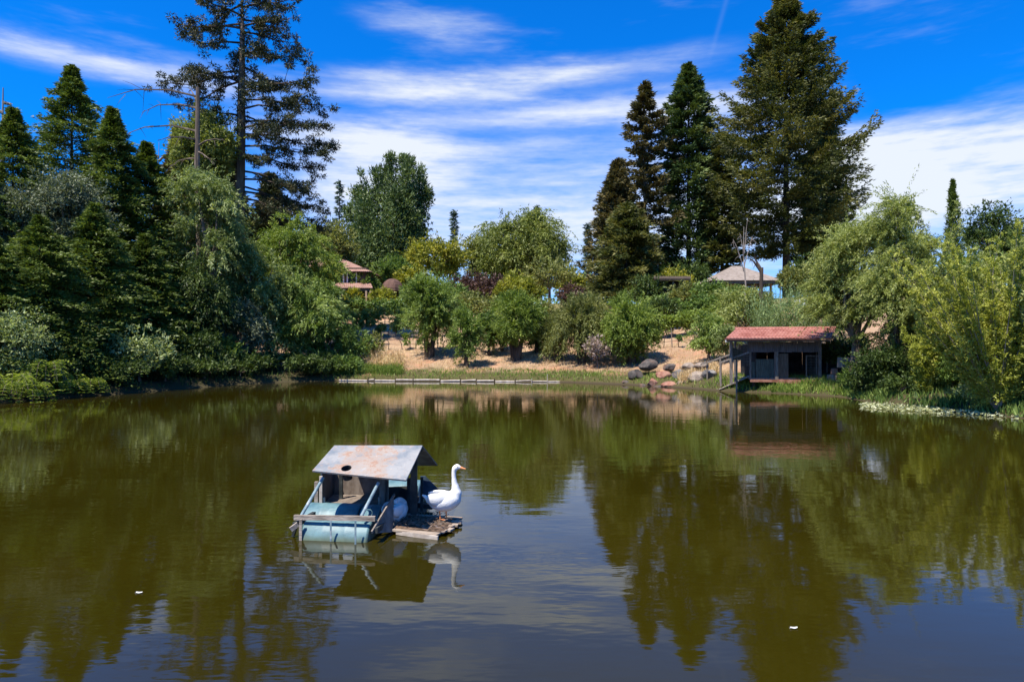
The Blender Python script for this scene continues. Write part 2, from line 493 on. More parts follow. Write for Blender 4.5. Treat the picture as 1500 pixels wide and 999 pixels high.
def rust_mat():
    m_, t, out = new_mat('rusty_sheet')
    tcn = t.node('ShaderNodeTexCoord').outputs['Object']
    n1 = t.noise(tcn, 3.2, 8, 0.72); n2 = t.noise(tcn, 16, 6, 0.75); n3 = t.noise(t.mapping(tcn, loc=(3, 1, 2)), 2.3, 5, 0.6)
    sp = t.node('ShaderNodeSeparateXYZ'); t.put(sp.inputs[0], tcn)
    u = t.m('DIVIDE', t.m('ADD', sp.outputs[0], -.04), .52)            # 0 in the middle of the sheet
    mid_ = t.m('SUBTRACT', 1.0, t.m('POWER', t.m('ABSOLUTE', u), 3.0), clamp=True)
    ed = t.m('MULTIPLY', mid_, t.step(sp.outputs[1], .50, .12))
    col = t.mix(t.step(n3, 0.35, 0.62), (0.13, 0.155, 0.175), (0.28, 0.275, 0.26))
    col = t.mix(t.m('MULTIPLY', t.step(t.m('ADD', t.m('MULTIPLY', n1, .8), t.m('MULTIPLY', ed, .22)), 0.48, 0.62), 0.75), col, (0.33, 0.25, 0.185))
    col = t.mix(t.m('MULTIPLY', t.step(t.m('ADD', t.m('MULTIPLY', n1, n2), t.m('MULTIPLY', ed, .05)), 0.295, 0.36), 0.85), col, (0.28, 0.15, 0.085))
    col = t.mix(t.m('MULTIPLY', t.step(n2, 0.56, 0.68), 0.6), col, (0.44, 0.40, 0.34))
    col = t.mix(t.m('MULTIPLY', t.step(t.noise(tcn, 38, 4, 0.7), 0.58, 0.68), 0.55), col, (0.17, 0.125, 0.095))
    p = t.node('ShaderNodeBsdfPrincipled')
    t.put(p.inputs['Base Color'], col)
    p.inputs['Roughness'].default_value = 0.6
    b = t.node('ShaderNodeBump'); b.inputs['Strength'].default_value = 0.3; b.inputs['Distance'].default_value = 0.01
    t.put(b.inputs['Height'], n2); t.l.new(b.outputs[0], p.inputs['Normal'])
    t.l.new(p.outputs[0], out.inputs[0])


rust_mat()


def ground_mat():
    m_, t, out = new_mat('ground_soil')
    pos = t.node('ShaderNodeNewGeometry').outputs['Position']
    n1 = t.noise(pos, 0.22, 6, 0.6); n2 = t.noise(pos, 2.4, 6, 0.7); n3 = t.noise(t.mapping(pos, loc=(9, 4, 0)), 0.6, 5, 0.6)
    col = t.mix(t.step(n1, 0.38, 0.62), (0.30, 0.190, 0.115), (0.38, 0.270, 0.170))
    col = t.mix(t.m('MULTIPLY', t.step(n2, 0.45, 0.65), 0.55), col, (0.27, 0.16, 0.095))
    col = t.mix(t.m('MULTIPLY', t.step(n3, 0.50, 0.66), 0.55), col, (0.42, 0.20, 0.115))
    sp = t.node('ShaderNodeSeparateXYZ'); t.put(sp.inputs[0], pos)
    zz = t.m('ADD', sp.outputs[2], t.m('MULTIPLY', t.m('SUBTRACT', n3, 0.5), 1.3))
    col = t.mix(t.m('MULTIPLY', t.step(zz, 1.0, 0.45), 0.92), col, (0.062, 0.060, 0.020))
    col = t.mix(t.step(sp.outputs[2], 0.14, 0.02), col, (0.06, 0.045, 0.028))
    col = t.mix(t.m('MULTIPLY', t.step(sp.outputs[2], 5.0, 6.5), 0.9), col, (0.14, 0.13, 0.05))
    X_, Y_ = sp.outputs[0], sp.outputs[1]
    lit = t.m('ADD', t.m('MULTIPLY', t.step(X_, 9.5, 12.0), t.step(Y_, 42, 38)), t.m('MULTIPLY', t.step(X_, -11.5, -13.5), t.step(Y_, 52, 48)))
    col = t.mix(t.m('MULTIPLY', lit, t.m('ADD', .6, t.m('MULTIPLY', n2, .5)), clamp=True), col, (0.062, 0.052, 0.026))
    p = t.node('ShaderNodeBsdfPrincipled')
    t.put(p.inputs['Base Color'], col)
    p.inputs['Roughness'].default_value = 0.95
    p.inputs['Specular IOR Level'].default_value = 0.1
    b = t.node('ShaderNodeBump'); b.inputs['Strength'].default_value = 0.8; b.inputs['Distance'].default_value = 0.08
    t.put(b.inputs['Height'], t.noise(pos, 6, 6, 0.7)); t.l.new(b.outputs[0], p.inputs['Normal'])
    t.l.new(p.outputs[0], out.inputs[0])


ground_mat()


def water_mat():
    m_, t, out = new_mat('murky_water')
    pos = t.node('ShaderNodeNewGeometry').outputs['Position']
    n0 = t.noise(t.mapping(pos, (0.10, 0.16, 1)), 1.0, 3, 0.5)
    col = t.mix(t.step(n0, 0.35, 0.65), (0.0200, 0.0160, 0.0010), (0.0260, 0.0210, 0.0014))
    p = t.node('ShaderNodeBsdfPrincipled')
    t.put(p.inputs['Base Color'], col)
    p.inputs['Roughness'].default_value = 0.035
    p.inputs['IOR'].default_value = 1.5
    # gentle wind ripples, long crests across the view, calmer and rougher patches
    a = t.noise(t.mapping(pos, (0.9, 2.3, 1), rot=(0, 0, R(12))), 1.0, 3, 0.5)
    b_ = t.noise(t.mapping(pos, (3.6, 9.0, 1), rot=(0, 0, R(-8)), loc=(3, 7, 0)), 1.0, 2, 0.5)
    patch = t.step(t.noise(t.mapping(pos, (0.11, 0.22, 1), loc=(2, 1, 0)), 1.0, 3, 0.55), 0.42, 0.62)
    h = t.m('ADD', t.m('MULTIPLY', a, 0.0038), t.m('MULTIPLY', t.m('MULTIPLY', b_, t.m('ADD', 0.2, patch)), 0.0014))
    b = t.node('ShaderNodeBump'); b.inputs['Strength'].default_value = 1.0; b.inputs['Distance'].default_value = 1.0
    t.put(b.inputs['Height'], h); t.l.new(b.outputs[0], p.inputs['Normal'])
    t.l.new(p.outputs[0], out.inputs[0])


water_mat()

# ================================================================== pond outline and terrain
shore_px = [(-260, 640), (-130, 606), (0, 590), (150, 579), (250, 571), (350, 563), (450, 558.5), (500, 557.5), (700, 558), (830, 560), (920, 563.5),
            (1000, 568), (1060, 573), (1160, 577), (1230, 581), (1290, 592), (1400, 603), (1500, 613), (1620, 626), (1760, 650)]
poly = []
for px, py in shore_px:
    D = CAM_H * F / (py - HOR)
    poly.append(((px - 750) / F * D, D))
poly += [(19, 8), (21, -8), (12, -24), (-10, -28), (-24, -14), (-24, 4)]
PX = np.array([p[0] for p in poly]); PY = np.array([p[1] for p in poly])


def sdist(x, y):
    """distance to the pond's edge, positive on land"""
    x = np.asarray(x, float); y = np.asarray(y, float)
    d = np.full(x.shape, 1e9); ins = np.zeros(x.shape, bool)
    n = len(PX)
    for i in range(n):
        x0, y0, x1, y1 = PX[i], PY[i], PX[(i + 1) % n], PY[(i + 1) % n]
        ex, ey = x1 - x0, y1 - y0
        t = np.clip(((x - x0) * ex + (y - y0) * ey) / (ex * ex + ey * ey), 0, 1)
        d = np.minimum(d, np.hypot(x - x0 - t * ex, y - y0 - t * ey))
        c = ((y0 > y) != (y1 > y)) & (x < (x1 - x0) * (y - y0) / (y1 - y0 + 1e-12) + x0)
        ins ^= c
    return np.where(ins, -d, d)


def vnoise(x, y, s, seed=0):
    x = np.asarray(x) / s + seed * 13.7; y = np.asarray(y) / s + seed * 7.3
    return (np.sin(x * 1.3 + 1.7 * np.sin(y * 0.9)) * np.cos(y * 1.1 + 1.3 * np.sin(x * 0.7)))


SDK = [-30, -6, -1.5, 0, 0.5, 1.5, 3, 5, 8, 15, 25, 40, 60, 140, 400, 2000]
ZK = [-2.5, -1.6, -0.6, 0, 0.32, 0.55, 0.85, 1.2, 1.9, 3.35, 5.5, 7.6, 8.6, 7.5, 3, 0.5]


def gz(x, y):
    s = sdist(x, y)
    z = np.interp(s, SDK, ZK)
    amp = np.clip(s / 6.0, 0, 1)
    return z + amp * (0.16 * vnoise(x, y, 2.1, 1) + 0.07 * vnoise(x, y, 0.8, 2)) + np.clip(s, 0, .6) * 0.10 * vnoise(x, y, 0.5, 3)


def grow(lim0, lim1, step, far):
    a = list(np.arange(lim0, lim1 + 1e-6, step))
    s = step; v = lim1
    while v < far:
        s *= 1.25; v += s; a.append(v)
    s = step; v = lim0
    while v > -far:
        s *= 1.25; v -= s; a.insert(0, v)
    return np.array(a)


gx = grow(-46, 46, 0.55, 2500); gy = grow(16, 84, 0.55, 2500)
XX, YY = np.meshgrid(gx, gy)
ZZ = gz(XX, YY)
nx, ny = len(gx), len(gy)
idx = np.arange(nx * ny).reshape(ny, nx)
quads = np.stack([idx[:-1, :-1], idx[:-1, 1:], idx[1:, 1:], idx[1:, :-1]], -1).reshape(-1, 4)
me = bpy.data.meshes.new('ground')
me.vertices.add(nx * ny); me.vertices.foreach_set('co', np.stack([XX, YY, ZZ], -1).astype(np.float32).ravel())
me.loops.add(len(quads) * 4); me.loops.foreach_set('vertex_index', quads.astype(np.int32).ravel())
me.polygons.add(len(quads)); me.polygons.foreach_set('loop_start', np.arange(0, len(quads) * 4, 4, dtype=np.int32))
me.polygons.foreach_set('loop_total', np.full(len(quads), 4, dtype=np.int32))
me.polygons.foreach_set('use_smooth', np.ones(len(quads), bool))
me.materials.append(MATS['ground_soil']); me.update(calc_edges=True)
ground = bpy.data.objects.new('ground', me); COL.objects.link(ground)
tag(ground, 'sloping bank of tan dry soil with patchy grass around the pond', kind='structure')

mb = MB()
mb.add([(-70, -60, 0), (70, -60, 0), (70, 66, 0), (-70, 66, 0)], [(0, 1, 2, 3)])
water = mb.build('water', MATS['murky_water'])
tag(water, 'murky olive green pond water with light ripples', kind='structure')


# ================================================================== plant builders
def leafsize(D, k=1.0):
    return 0.0046 * D * k


def sph(rng, n):
    return nrm(rng.normal(0, 1, (n, 3)))


def clumps(lv, C, r, per, leafL, leafW, hang=0.0, up=0.0, flat=0.75, tint=None):
    """leaves packed in rounded clumps around centres C (n,3) of radius r (n,)"""
    rng = lv.rng
    C = np.asarray(C); n = len(C)
    r = np.broadcast_to(r, (n,))
    d = sph(rng, n * per).reshape(n, per, 3)
    rad = rng.uniform(0, 1, (n, per, 1)) ** 0.42
    off = d * rad * r[:, None, None]
    off[..., 2] *= flat
    P = C[:, None, :] + off
    A = d * 0.7 + rng.normal(0, 0.5, (n, per, 3)) + np.array([0, 0, up - hang])
    T = None
    if tint is not None:
        T = (np.asarray(tint)[:, None] + np.zeros((n, per))).ravel()
    lv.add(P.reshape(-1, 3), A.reshape(-1, 3), leafL, leafW, T)


def strands(lv, S, Dr, length, grav, nl, leafL, leafW, sway=0.15, leafang=0.5, t0=0.15, tint=None):
    """arching shoots set with narrow leaves"""
    rng = lv.rng
    S = np.asarray(S, float); Dr = nrm(np.asarray(Dr, float)); n = len(S)
    length = np.broadcast_to(length, (n,))[:, None, None]
    t = (t0 + (1 - t0) * (np.arange(nl) + 0.5) / nl)[None, :, None] + rng.uniform(-0.5, 0.5, (n, nl, 1)) / nl
    wob = rng.normal(0, sway, (n, 1, 3))
    P = S[:, None, :] + Dr[:, None, :] * t * length + wob * length * t * t
    P[..., 2] -= (grav * length * t * t)[..., 0]
    tan = Dr[:, None, :] + 2 * wob * t
    tan = np.broadcast_to(tan, P.shape).copy()
    tan[..., 2] -= (2 * grav * t)[..., 0]
    A = nrm(tan) + rng.normal(0, leafang, P.shape)
    P = P + rng.normal(0, 0.35, P.shape) * leafL
    T = None
    if tint is not None:
        T = (np.asarray(tint)[:, None] + np.zeros((n, nl))).ravel()
    lv.add(P.reshape(-1, 3), A.reshape(-1, 3), leafL, leafW, T)


def conifer(lv, H, Rad, z0, nb, leafL, leafW, up0=0.1, droop=0.35, tip=0.15, prof=0.85, ns=9, nm=4, blen=0.32, gap=0.0, seed_tint=True, shape=None, bare=0.12, fluff=0.0, var=(0.62, 1.15)):
    rng = lv.rng
    t = (np.arange(nb) + rng.uniform(0, 1, nb)) / nb
    t = t ** 0.92
    z = z0 + (H - z0) * t
    pr = (1 - t) ** prof * (1 - np.exp(-(t + 0.06) * 14) * 0.35)
    if shape is not None: pr = shape(t)
    pr = pr * np.minimum(1, (1 - t) / .16) ** .55
    r = Rad * pr * rng.uniform(var[0], var[1], nb) + 0.01 * Rad
    azb = np.arange(nb) * 2.39996 + rng.normal(0, 0.35, nb)
    if gap > 0: r *= np.where(rng.uniform(0, 1, nb) < gap, rng.uniform(0.15, 0.5, nb), 1.0)
    bd = np.stack([np.sin(azb), np.cos(azb), np.zeros(nb)], -1)
    side = np.stack([np.cos(azb), -np.sin(azb), np.zeros(nb)], -1)
    s = bare + (1 - bare) * (((np.arange(ns) + 0.5) / ns) ** .75)[None, :] + rng.uniform(-0.4, 0.4, (nb, ns)) / ns
    u0 = up0 + rng.normal(0, 0.07, (nb, 1)) + 0.35 * (t[:, None] ** 3)
    dp = droop + rng.normal(0, 0.06, (nb, 1)); tp = tip + rng.normal(0, 0.04, (nb, 1))
    zc = r[:, None] * (u0 * s - dp * s ** 2 + tp * s ** 4)
    P0 = bd[:, None, :] * (r[:, None] * s)[..., None]
    P0[..., 2] = z[:, None] + zc
    P0 += rng.normal(0, 0.03, P0.shape) * Rad * 0.3
    bl = blen * r[:, None] * (1.02 - 0.50 * s) + leafL * 0.7
    sg = np.array([-1.0, 1.0])
    ang = rng.normal(0.95, 0.18, (nb, ns, 2))
    bdir = bd[:, None, None, :] * np.cos(ang)[..., None] + side[:, None, None, :] * (np.sin(ang) * sg)[..., None]
    bdir[..., 2] += rng.normal(-0.12 + fluff * .15, 0.10 + fluff, bdir.shape[:-1])
    tt = (np.arange(nm) + 0.5) / nm
    P = P0[:, :, None, None, :] + bdir[:, :, :, None, :] * (bl[:, :, None, None] * (tt[None, None, None, :] + rng.uniform(-0.25, 0.2, (nb, ns, 2, nm))))[..., None]
    P[..., 2] -= 0.12 * (bl[:, :, None, None] * tt[None, None, None, :] ** 2)
    P += rng.normal(0, 0.25, P.shape) * leafL
    A = bdir[:, :, :, None, :] + bd[:, None, None, None, :] * 0.6 + rng.normal(0, 0.28, P.shape) + np.array([0, 0, .12 + fluff * .5])
    bt = rng.uniform(0.1, 0.8, nb)
    T = bt[:, None, None, None] + 0.0 * tt + (0.22 * s[:, :, None, None]) - 0.08 + np.zeros(P.shape[:-1])
    lv.add(P.reshape(-1, 3), A.reshape(-1, 3), leafL, leafW, T.ravel())
    # leader
    n = 60
    zz = rng.uniform(H * 0.93, H, n)
    lv.add(np.stack([rng.normal(0, 0.01 * H, n) * (1 - (zz - H * .93) / (H * .08)), rng.normal(0, 0.01 * H, n) * (1 - (zz - H * .93) / (H * .08)), zz], -1),
           np.stack([rng.normal(0, .5, n), rng.normal(0, .5, n), np.ones(n)], -1), leafL, leafW)
    return [(bd[i], r[i], z[i], (u0[i, 0], dp[i, 0], tp[i, 0])) for i in range(nb)]


def base_at(px, D):
    x = (px - 750) / F * D
    return Vector((x, D, float(gz(np.array([x]), np.array([float(D)]))[0])))


SEED = [11]


def start(px, D, top):
    SEED[0] += 7
    b = base_at(px, D)
    H = CAM_H + (HOR - top) / F * D - b.z
    return b, H, np.random.default_rng(SEED[0])


NTREE = {}


def fir(px, D, top, half, label, mat='fir_needles', bark='dark_bark', group=None, nb=None, z0=0.06, k=1.0, name='fir_tree', cat='conifer tree', lean=0.0, **kw):
    b, H, rng = start(px, D, top)
    Rd = half / F * D
    e = empty(name, b, label, cat, group)
    lv = LV(rng)
    ll = leafsize(D, 1.25 * k)
    ns = kw.pop('ns', 14); nm = kw.pop('nm', 5)
    area = (H / D * 683) * (Rd / D * 683)
    if nb is None:
        nb = int(np.clip(area * 3.0 / (ns * 2 * nm * 0.5), 60, 330))
    br = conifer(lv, H, Rd, H * z0, nb, ll, ll * 0.42, ns=ns, nm=nm, **kw)
    lv.build('crown', MATS[mat], e)
    mb = MB()
    tr = max(0.011 * H, 0.09)
    mb.tube([(0, 0, -0.3), (0, 0, H * .3), (lean * .02, 0, H * .7), (0, 0, H * 0.98)], [tr * 1.25, tr * .85, tr * .42, 0.02], 8)
    for (bd, r, z, (u0, dp, tp)) in br[::3]:
        pts = []
        for s in (0.0, 0.35, 0.7, 0.95):
            pts.append((bd[0] * r * s, bd[1] * r * s, z + r * (u0 * s - dp * s * s + tp * s ** 4)))
        mb.tube(pts, [tr * .16, tr * .11, tr * .06, .01], 4, False)
    mb.build('trunk', MATS[bark], e)
    return e


def limbs_mesh(mb, fork, targets, tr, rng, seg=5):
    for c in targets:
        c = np.asarray(c, float); f = np.asarray(fork, float)
        mid = f * 0.55 + c * 0.45 + rng.normal(0, 0.06, 3) * np.linalg.norm(c - f)
        mid[2] += 0.05 * np.linalg.norm(c - f)
        mb.tube([f, f * .75 + mid * .25, mid, c], [tr * .55, tr * .4, tr * .25, tr * .08], 5, False)


def leafy(px, D, top, width, label, mat='mid_leaves', bottom=None, name='broadleaf_tree', cat='tree', group=None, bark='bark',
          ncl=46, cr=0.27, hang=0.15, up=0.0, k=1.0, cover=4.6, trunk=True, flat=0.8, nar=0.5, top_heavy=0.0):
    """rounded crown made of separate leaf clumps on limbs; bottom = row where the crown ends"""
    b, H, rng = start(px, D, top)
    if bottom is None: zb = H * 0.12
    else: zb = max(0.0, CAM_H + (HOR - bottom) / F * D - b.z)
    Rx = width / 2 / F * D
    Rz = (H - zb) / 2; cz = (H + zb) / 2
    e = empty(name, b, label, cat, group)
    lv = LV(rng)
    ll = leafsize(D, k)
    d = sph(rng, ncl)
    rad = rng.uniform(0.25, 1, ncl) ** 0.5 * 0.86
    crr = cr * min(Rx, Rz) * rng.uniform(0.7, 1.35, ncl) + 0.1 * max(Rx, Rz) * 0.6
    C = d * rad[:, None] * np.array([max(Rx - crr.mean() * .6, .1), max(Rx - crr.mean() * .6, .1) * .9, max(Rz - crr.mean() * .6, .1)])
    if top_heavy: C[:, :2] *= (1 + top_heavy * C[:, 2:3] / max(Rz, 1e-3))
    C[:, 2] += cz
    area = math.pi * (Rx / D * 683) * (Rz / D * 683)
    per = int(np.clip(2.1 * cover * area / (0.5 * (ll / D * 683) ** 2 * nar) / ncl, 20, 2600))
    tint = rng.uniform(0.25, 0.75, ncl)
    clumps(lv, C, crr, per, ll, ll * nar, hang, up, flat, tint)
    # stray shoots that roughen the outline
    ns = 60
    d2 = sph(rng, ns); d2[:, 2] = np.abs(d2[:, 2]) * 1.0 - 0.25
    d2 = nrm(d2)
    S = d2 * np.array([Rx, Rx * .9, Rz]) * 0.82; S[:, 2] += cz
    strands(lv, S, d2 + np.array([0, 0, 0.5]), rng.uniform(.12, .3, ns) * max(Rx, Rz), 0.15, 9, ll, ll * nar, tint=rng.uniform(.3, .8, ns))
    lv.build('crown' if trunk else 'foliage', MATS[mat], e)
    mb = MB()
    tr = max(0.025 * H, 0.05)
    fork = np.array([0, 0, max(zb, H * .08) + Rz * .18])
    lean = rng.normal(0, 0.03, 2) * H
    mb.tube([(0, 0, -0.25), (lean[0] * .5, lean[1] * .5, fork[2] * .5), fork], [tr * 1.3, tr, tr * .8], 8)
    limbs_mesh(mb, fork, C[:: max(1, ncl // 14)], tr, rng)
    mb.build('trunk' if trunk else 'stem', MATS[bark], e)
    return e


def bush(*a, **k):
    k.setdefault('name', 'shrub'); k.setdefault('cat', 'shrub'); k.setdefault('trunk', False); k.setdefault('ncl', 24); k.setdefault('cr', 0.34)
    return leafy(*a, **k)


def round_willow(px, D, top, width, label, mat='willow_leaves', bottom=None, group='trees along the pond bank', trunks=1, ns=520, nl=30, grav=0.07, k=0.76,
                 nar=0.42, name='willow_tree', cat='willow tree', bark='dark_bark', spread=1.0, seedy=0.0, cover=3.6, skirt=0.0):
    """short trunk, many shoots radiating from the fork to a rounded outline"""
    b, H, rng = start(px, D, top)
    zb = H * 0.15 if bottom is None else max(0.02, CAM_H + (HOR - bottom) / F * D - b.z)
    Rx = width / 2 / F * D
    Rz = (H - zb) / 2; cz = (H + zb) / 2
    e = empty(name, b, label, cat, group)
    lv = LV(rng); ll = leafsize(D, k)
    ntw = 34
    d0 = sph(rng, ntw)
    C = d0 * rng.uniform(0.15, 0.72, (ntw, 1)) * np.array([Rx, Rx * .95, Rz]); C[:, 2] += cz
    pick = rng.integers(0, ntw, ns)
    rel = (C[pick] - np.array([0, 0, cz])) / np.array([Rx, Rx, Rz])
    dr = nrm(rel * 1.1 + sph(rng, ns) * 0.75)
    S = C[pick]
    # length so that the tip lands near the crown's outline
    q = S - np.array([0, 0, cz]); sc = np.array([Rx, Rx, Rz])
    qa = q / sc; da = dr / sc
    A_ = (da ** 2).sum(1); B_ = (qa * da).sum(1); C_ = (qa ** 2).sum(1) - 1
    ln = (-B_ + np.sqrt(np.maximum(B_ ** 2 - A_ * C_, 0.0))) / A_
    ln = ln * rng.uniform(0.84, 1.02, ns)
    area = math.pi * (Rx / D * 683) * (Rz / D * 683)
    nl = int(np.clip(2.1 * cover * area / (0.5 * (ll / D * 683) ** 2 * nar) / ns, 8, 220))
    tint = np.clip(0.35 + rng.normal(0, .12, ntw)[pick] + rng.normal(0, .08, ns) + seedy * rel[:, 2], 0, 1)
    strands(lv, S, dr + np.array([0, 0, 0.22]), ln, grav, nl, ll, ll * nar, tint=tint, t0=0.0, leafang=.55)
    if skirt:
        n2 = int(ns * .3)
        an = rng.uniform(0, 2 * math.pi, n2)
        S2 = np.stack([np.sin(an) * Rx * .75, np.cos(an) * Rx * .7, cz + rng.uniform(-.3, .3, n2) * Rz], -1)
        strands(lv, S2, np.stack([np.sin(an), np.cos(an), np.full(n2, -.6)], -1), Rz * skirt * rng.uniform(.5, 1.1, n2), .8, nl, ll, ll * nar, tint=rng.uniform(.2, .6, n2))
    lv.build('crown', MATS[mat], e)
    mb = MB()
    tr = max(0.035 * H, 0.05)
    for i in range(trunks):
        off = (i - (trunks - 1) / 2) * 0.28 * H * .35
        fork = np.array([off, rng.normal(0, .1), zb + Rz * .3])
        mb.tube([(off * .25, 0, -.25), (off * .55, .02, fork[2] * .5), fork], [tr * 1.25, tr, tr * .75], 8)
        limbs_mesh(mb, fork, C[i::max(2, trunks + 1)], tr, rng)
    mb.build('trunk', MATS[bark], e)
    return e


def fan_willow(px, D, top, label, lean=(-0.5, 0.3), nst=46, mat='gold_willow_leaves', name='willow_tree', cat='willow tree', group=None, k=1.0, width=1.0, cover=1.0, low=0.1, bark='grey_bark', dens=1.0):
    """many whippy stems rising from one stool"""
    b, H, rng = start(px, D, top)
    e = empty(name, b, label, cat, group)
    lv = LV(rng); ll = leafsize(D, k)
    mb = MB()
    sx = rng.uniform(lean[0], lean[1], nst); sy = rng.uniform(-0.35, 0.45, nst)
    for i in range(nst):
        ln = H * rng.uniform(0.45, 1.0) * (1.0 - 0.25 * abs(sx[i]))
        d = np.array([sx[i], sy[i], 1.0])
        pts = []
        cur = rng.normal(0, .07, 2)
        for t in np.linspace(0, 1, 6):
            p = np.array([rng.normal(0, .02), 0, -0.1]) + d * ln * t
            p[0] += cur[0] * ln * t * t + sx[i] * ln * .15 * t * t
            p[1] += cur[1] * ln * t * t
            pts.append(p)
        mb.tube(pts, list(np.linspace(.024, .004, 6) * (H / 7)), 4, False)
        pts = np.array(pts)
        nt = int(46 * dens)
        tt = rng.uniform(low, 1, nt)
        S = np.stack([np.interp(tt, np.linspace(0, 1, 6), pts[:, j]) for j in range(3)], -1)
        S += rng.normal(0, .05, S.shape) * width
        Dr = d[None, :] * 0.9 + rng.normal(0, .45, (nt, 3)) * width
        strands(lv, S, Dr, rng.uniform(.25, .75, nt) * width * (1.25 - tt) * H / 7, .1, int(17 * cover), ll, ll * .45, tint=np.full(nt, rng.uniform(.25, .75)))
    lv.build('crown', MATS[mat], e)
    mb.build('trunk', MATS[bark], e)
    return e


# ================================================================== LEFT BANK
GL = 'dense dark firs on the left bank'
for (px, D, top, half, lab) in [
    (104, 45, 98, 135, 'tallest dark fir of the left bank with a pointed tip against the sky'),
    (164, 43.5, 160, 105, 'dark fir with a pointed crown right of the tallest left bank fir'),
    (214, 46, 210, 104, 'lower dark fir between the pointed firs and the pale willow'),
    (18, 39, 160, 125, 'dark fir rising at the left edge of the view'),
    (-52, 36, 190, 120, 'fir cut by the left border with only its right boughs showing')]:
    fir(px, D, top, half, lab, group=GL, up0=0.22, droop=0.40, tip=0.05, blen=0.30, cat='fir tree', prof=.85, var=(.5, 1.3), k=.9)
for (px, D, top, half, lab) in [
    (58, 34.5, 318, 118, 'low spreading fir above the ferns with lit flat boughs'),
    (138, 38, 300, 105, 'low spreading fir behind the pale bank shrub on the left'),
    (212, 42, 345, 82, 'young fir with flat boughs below the pale hanging willow'),
    (258, 46, 372, 62, 'small fir with long horizontal boughs beside the bare slope gap'),
    (-8, 32.5, 350, 100, 'low fir at the left border over the water plants')]:
    fir(px, D, top, half, lab, group='young firs leaning over the left shore', up0=0.12, droop=0.34, tip=0.05, blen=0.36, prof=0.8, cat='fir tree', z0=.02, var=(.5, 1.25), k=.9)

leafy(96, 39, 228, 150, 'dusty grey green tree set among the dark firs', 'grey_leaves', bottom=430, ncl=60, group=None, cover=2.6)
leafy(30, 37.5, 262, 110, 'grey green tree in front of the left edge fir', 'grey_leaves', bottom=420, ncl=46)
bush(205, 37.3, 474, 92, 'pale green shrub overhanging the water on the left', 'pale_bush_leaves', bottom=568, hang=.0, k=1.15, cover=2.0)
bush(18, 31.6, 446, 120, 'grey green shrub behind the ferns at the left border', 'pale_bush_leaves', bottom=560, k=1.1, cover=1.7)
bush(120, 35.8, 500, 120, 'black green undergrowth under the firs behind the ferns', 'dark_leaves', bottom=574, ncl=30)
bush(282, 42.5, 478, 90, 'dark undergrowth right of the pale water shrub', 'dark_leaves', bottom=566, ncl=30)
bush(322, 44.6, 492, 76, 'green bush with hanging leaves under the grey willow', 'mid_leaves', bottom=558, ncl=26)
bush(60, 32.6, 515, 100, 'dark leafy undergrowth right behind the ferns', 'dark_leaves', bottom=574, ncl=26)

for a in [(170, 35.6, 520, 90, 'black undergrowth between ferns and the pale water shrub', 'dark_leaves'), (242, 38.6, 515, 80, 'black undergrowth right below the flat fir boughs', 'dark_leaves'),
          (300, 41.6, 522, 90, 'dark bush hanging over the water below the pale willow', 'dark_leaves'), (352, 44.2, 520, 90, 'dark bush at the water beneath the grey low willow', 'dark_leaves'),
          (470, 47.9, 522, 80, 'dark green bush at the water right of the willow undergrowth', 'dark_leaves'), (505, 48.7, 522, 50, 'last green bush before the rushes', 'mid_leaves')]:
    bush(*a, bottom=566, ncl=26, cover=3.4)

# ferns reaching over the water
def fern(px, D, top, width, label, droop=1.0):
    b, H, rng = start(px, D, top)
    e = empty('fern', b, label, 'fern', 'ferns at the left shore')
    lv = LV(rng); ll = leafsize(D, 1.0)
    Rx = width / 2 / F * D
    nf = 22
    mb = MB()
    for i in range(nf):
        an = i * 2.4 + rng.normal(0, .2)
        l = Rx * rng.uniform(.75, 1.15)
        d = np.array([math.sin(an), math.cos(an), 0])
        sdv = np.array([math.cos(an), -math.sin(an), 0])
        pts = []
        hh = H * rng.uniform(.55, 1.05)
        for t in np.linspace(0, 1, 14):
            pts.append(d * l * t + np.array([0, 0, hh * (3.6 * t - 3.45 * droop * t * t) + .02]))
        pts = np.array(pts)
        mb.tube(pts[::3], .008, 3, False)
        for sg in (-1, 1):
            for j in range(3, 14):
                n = 7
                w_ = l * .26 * (1.15 - j / 14)
                q = pts[j] + sdv * sg * w_ * np.linspace(.05, 1, n)[:, None]
                q[:, 2] -= np.linspace(0, 1, n) ** 2 * w_ * .4
                lv.add(q, sdv * sg + d * .5 + rng.normal(0, .15, 3), ll * .8, ll * .3, rng.uniform(.3, .9))
    lv.build('fronds', MATS['fern_leaves'], e)
    mb.build('stalks', MATS['bark'], e)


for px, D, top, wd, lab in [(18, 30.0, 545, 84, 'arching fern at the left border hanging to the water'),
                            (70, 31.6, 524, 78, 'tallest arching fern with yellow green crown over the pond'),
                            (104, 32.6, 548, 60, 'low fern right of the tallest fern'),
                            (134, 33.4, 552, 46, 'last fern on the right end of the fern patch'),
                            (46, 30.4, 560, 64, 'fern leaning lowest over the water'),
                            (-30, 29.2, 540, 80, 'fern half cut by the left border')]:
    fern(px, D, top, wd, lab)

